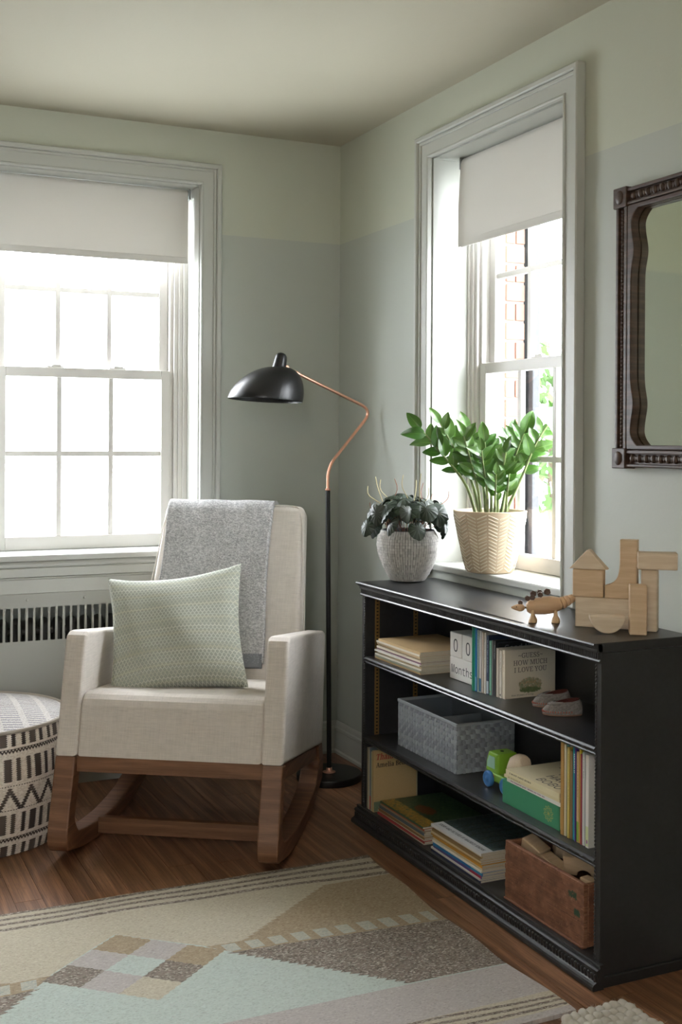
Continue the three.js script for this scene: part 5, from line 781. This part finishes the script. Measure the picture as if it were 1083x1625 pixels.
  [[-0.145, 0.075, 0.340, 0.02, 0], [-0.118, 0.052, 0.375, -0.01, 0], [-0.1, 0.03, 0.365, 0.02, 0], [-0.05, 0.0, 0.370, -0.03, 1], [-0.02, -0.03, 0.385, 0.02, 2], [0.03, 0.02, 0.365, 0.0, 0], [0.045, -0.02, 0.390, 0.012, 2], [0.055, 0.01, 0.355, 0.02, 1], [0.09, 0.03, 0.315, 0.01, 1], [0.15, 0.02, 0.325, -0.01, 1], [-0.14, -0.04, 0.285, 0.01, 1], [0.07, -0.05, 0.340, -0.01, 0]].forEach(([a, f, y, c, k]) => { const p = rgt.clone().multiplyScalar(a).addScaledVector(fwd, f), b = p.clone().multiplyScalar(0.55); mesh('flower_spike', tube([V3(b.x, 0.19, b.z), V3(b.x + (p.x - b.x) * 0.25 + c, lerp(0.19, y, 0.45), b.z + (p.z - b.z) * 0.25), V3(b.x + (p.x - b.x) * 0.9 - c * 0.3, lerp(0.19, y, 0.8), b.z + (p.z - b.z) * 0.9), V3(p.x, y, p.z)], 0.0014 + 0.0004 * (k === 0), 14, 5), spM[k], g); });
}
{
  // large plant: cream pot with raised chevron ribs, glossy leaves on arching stems
  const g = thing('potted_plant', 'glossy green houseplant in cream chevron ribbed pot on windowsill', 'plant', [0.035, 0.9204, 1.195]), clay = std(0xcdb89c, 0.75), ribM = std(0xeae0cc, 0.7), RB = 0.080, RT = 0.129, HP = 0.215;
  const rad = (y) => lerp(RB, RT, Math.pow(clamp(y / HP), 0.85));
  const pr = [[0, 0], [RB - 0.003, 0], [RB, 0.003]]; for (let i = 1; i <= 12; i++) pr.push([rad(i / 12 * (HP - 0.004)), i / 12 * (HP - 0.004)]); pr.push([RT, HP], [RT - 0.004, HP + 0.001], [RT - 0.01, HP - 0.002], [RT - 0.014, HP - 0.03], [0, HP - 0.03]);
  const pot = mesh('pot', lathe(pr, 72), clay, g), cols = 20, ribs = [];
  for (let c = 0; c < cols; c++) for (let k = 0; k < 17; k++) { const y0 = 0.006 + k * 0.0122, up = c % 2 ? 1 : -1, pts = []; for (let i = 0; i <= 4; i++) { const t = lerp(0.07, 0.93, i / 4), y = y0 + (up > 0 ? t : 1 - t) * 0.017, th = (c + t) / cols * 2 * PI, r = rad(y) + 0.0006; if (y < HP - 0.008 && y > 0.003) pts.push(V3(r * Math.sin(th), y, r * Math.cos(th))); } if (pts.length > 2) ribs.push(new THREE.TubeGeometry(new THREE.CatmullRomCurve3(pts), 5, 0.0022, 5)); }
  const rb = mesh('chevron_ribs', merge(ribs), ribM, pot); rb.userData.kind = 'stuff';
  mesh('soil', new THREE.CircleGeometry(RT - 0.0145, 40).rotateX(-PI / 2).translate(0, HP - 0.027, 0), soilM, g);
  const R = rng(93), lt = dataTex(128, 128, (u, v) => { const mid = Math.exp(-Math.pow((v - 0.5) / 0.025, 2)), vein = 0.5 + 0.5 * Math.sin((u * 9 - Math.abs(v - 0.5) * 7) * 2 * PI); const k = 0.92 + 0.12 * vein * 0.5 + 0.12 * (fbm(u, v, 6, 6, 5, 3) - 0.5); return [lerp(84 * k, 146, mid * 0.6), lerp(124 * k, 176, mid * 0.6), lerp(50 * k, 96, mid * 0.6)]; });
  const lm = [0xffffff, 0xd8ecc4, 0xb4d4b0].map((c) => phys(c, 0.28, { map: lt, transmission: 0.12, thickness: 0, side: THREE.DoubleSide, clearcoat: 0.25, clearcoatRoughness: 0.3 }));
  const stemM = std(0xffffff, 0.5, { map: dataTex(64, 64, (u, v) => { const k = fbm(u, v, 8, 8, 41, 3); return k > 0.55 ? [92, 104, 66] : [132, 148, 92]; }) });
  const leafG = [0, 1, 2].map((k) => { const pos = [], uv = [], idx = [], NU = 12, NV = 6; for (let i = 0; i <= NU; i++) for (let j = 0; j <= NV; j++) { const u = i / NU, v = j / NV * 2 - 1, w = 0.0262 * Math.pow(Math.sin(PI * Math.pow(u, 0.82)), 0.75) * (1 - 0.12 * u); const x = u * 0.092, z = v * w, y = Math.abs(v) * w * (0.2 + 0.1 * k) - 0.014 * u * u * (1 + 0.5 * k) + 0.0015 * Math.sin(u * 9 + k * 2) * v; pos.push(x, y, z); uv.push(u, j / NV); } for (let i = 0; i < NU; i++) for (let j = 0; j < NV; j++) { const a = i * (NV + 1) + j; idx.push(a, a + 1, a + NV + 2, a, a + NV + 2, a + NV + 1); } const q = new THREE.BufferGeometry(); q.setAttribute('position', new THREE.Float32BufferAttribute(pos, 3)); q.setAttribute('uv', new THREE.Float32BufferAttribute(uv, 2)); q.setIndex(idx); q.computeVertexNormals(); return q; });
  // stems: base (right, towards the wall), tip (right, towards the wall, up), bow, leaves per side
  const S = [[-0.045, 0.0, -0.245, 0.0, 0.315, 0.06, 7, 1.0], [-0.03, 0.03, -0.175, 0.03, 0.335, 0.04, 8, 0.95], [-0.035, -0.03, -0.10, -0.06, 0.29, 0.02, 8, 0.9], [-0.01, 0.02, -0.075, 0.05, 0.31, 0.03, 8, 0.95], [-0.015, -0.04, -0.04, -0.08, 0.24, 0.02, 7, 0.8], [0.005, 0.0, -0.02, 0.0, 0.27, 0.02, 8, 0.95], [0.02, -0.04, 0.045, -0.07, 0.235, 0.02, 6, 0.85], [0.03, 0.03, 0.08, 0.05, 0.29, 0.03, 7, 1.0], [0.04, -0.02, 0.225, -0.01, 0.365, -0.05, 7, 1.2], [0.035, 0.0, 0.12, 0.02, 0.30, 0.0, 7, 1.1], [0.01, -0.05, 0.01, -0.08, 0.16, 0.0, 4, 0.7], [0.05, -0.03, 0.06, -0.06, 0.18, 0.0, 4, 0.75]];
  const y0 = HP - 0.03, L = (a, f, y) => rgt.clone().multiplyScalar(a).addScaledVector(fwd, f).setY(y);
  for (const [ba, bf, ta, tf, ty, bow, n, size] of S) {
    const c = new THREE.CatmullRomCurve3([L(ba, bf, y0), L(lerp(ba, ta, 0.28) + bow * 0.25 * Math.sign(-ta), lerp(bf, tf, 0.3), y0 + ty * 0.38), L(lerp(ba, ta, 0.65), lerp(bf, tf, 0.65), y0 + ty * 0.74), L(ta, tf, y0 + ty)]);
    const tg = new THREE.TubeGeometry(c, 26, 0.0052, 8), p = tg.attributes.position, tmp = V3(); for (let i = 0; i < p.count; i++) { const s = Math.floor(i / 9) / 26, o = c.getPointAt(s); tmp.fromBufferAttribute(p, i).sub(o).multiplyScalar(lerp(1.35, 0.4, s)).add(o); p.setXYZ(i, tmp.x, tmp.y, tmp.z); }
    const st = mesh('stem', tg, stemM, g);
    for (let k = 0; k < n + 4; k++) {
      const s = k === n + 3 ? 1 : lerp(0.42, 0.97, (k + R() * 0.4) / (n + 3)), o = c.getPointAt(Math.min(1, s)), t = c.getTangentAt(Math.min(1, s)), side = k % 2 ? 1 : -1;
      const across = t.clone().cross(fwd).normalize().multiplyScalar(side), tw = fwd.clone().multiplyScalar((R() - 0.5) * 1.3);
      const dir = k === n + 3 ? t.clone() : t.clone().multiplyScalar(0.75 + 0.3 * R()).addScaledVector(across, 0.75).add(tw.multiplyScalar(0.7)).normalize();
      const nrm = fwd.clone().multiplyScalar(-1).add(V3(0, 0.35 + R() * 0.5, 0)).add(V3(R() - 0.5, 0, R() - 0.5)); nrm.addScaledVector(dir, -nrm.dot(dir)).normalize(); const zz = dir.clone().cross(nrm).normalize();
      const m = mesh('leaf', leafG[(R() * 3) | 0], lm[R() < 0.5 ? 0 : R() < 0.6 ? 1 : 2], g); m.quaternion.setFromRotationMatrix(new THREE.Matrix4().makeBasis(dir, nrm, zz)); m.position.copy(o); m.scale.setScalar(size * (0.7 + 0.35 * R()) * (s < 0.55 ? 0.8 : 1) * 0.92);
    }
  }
}
renderer.render(scene, camera);
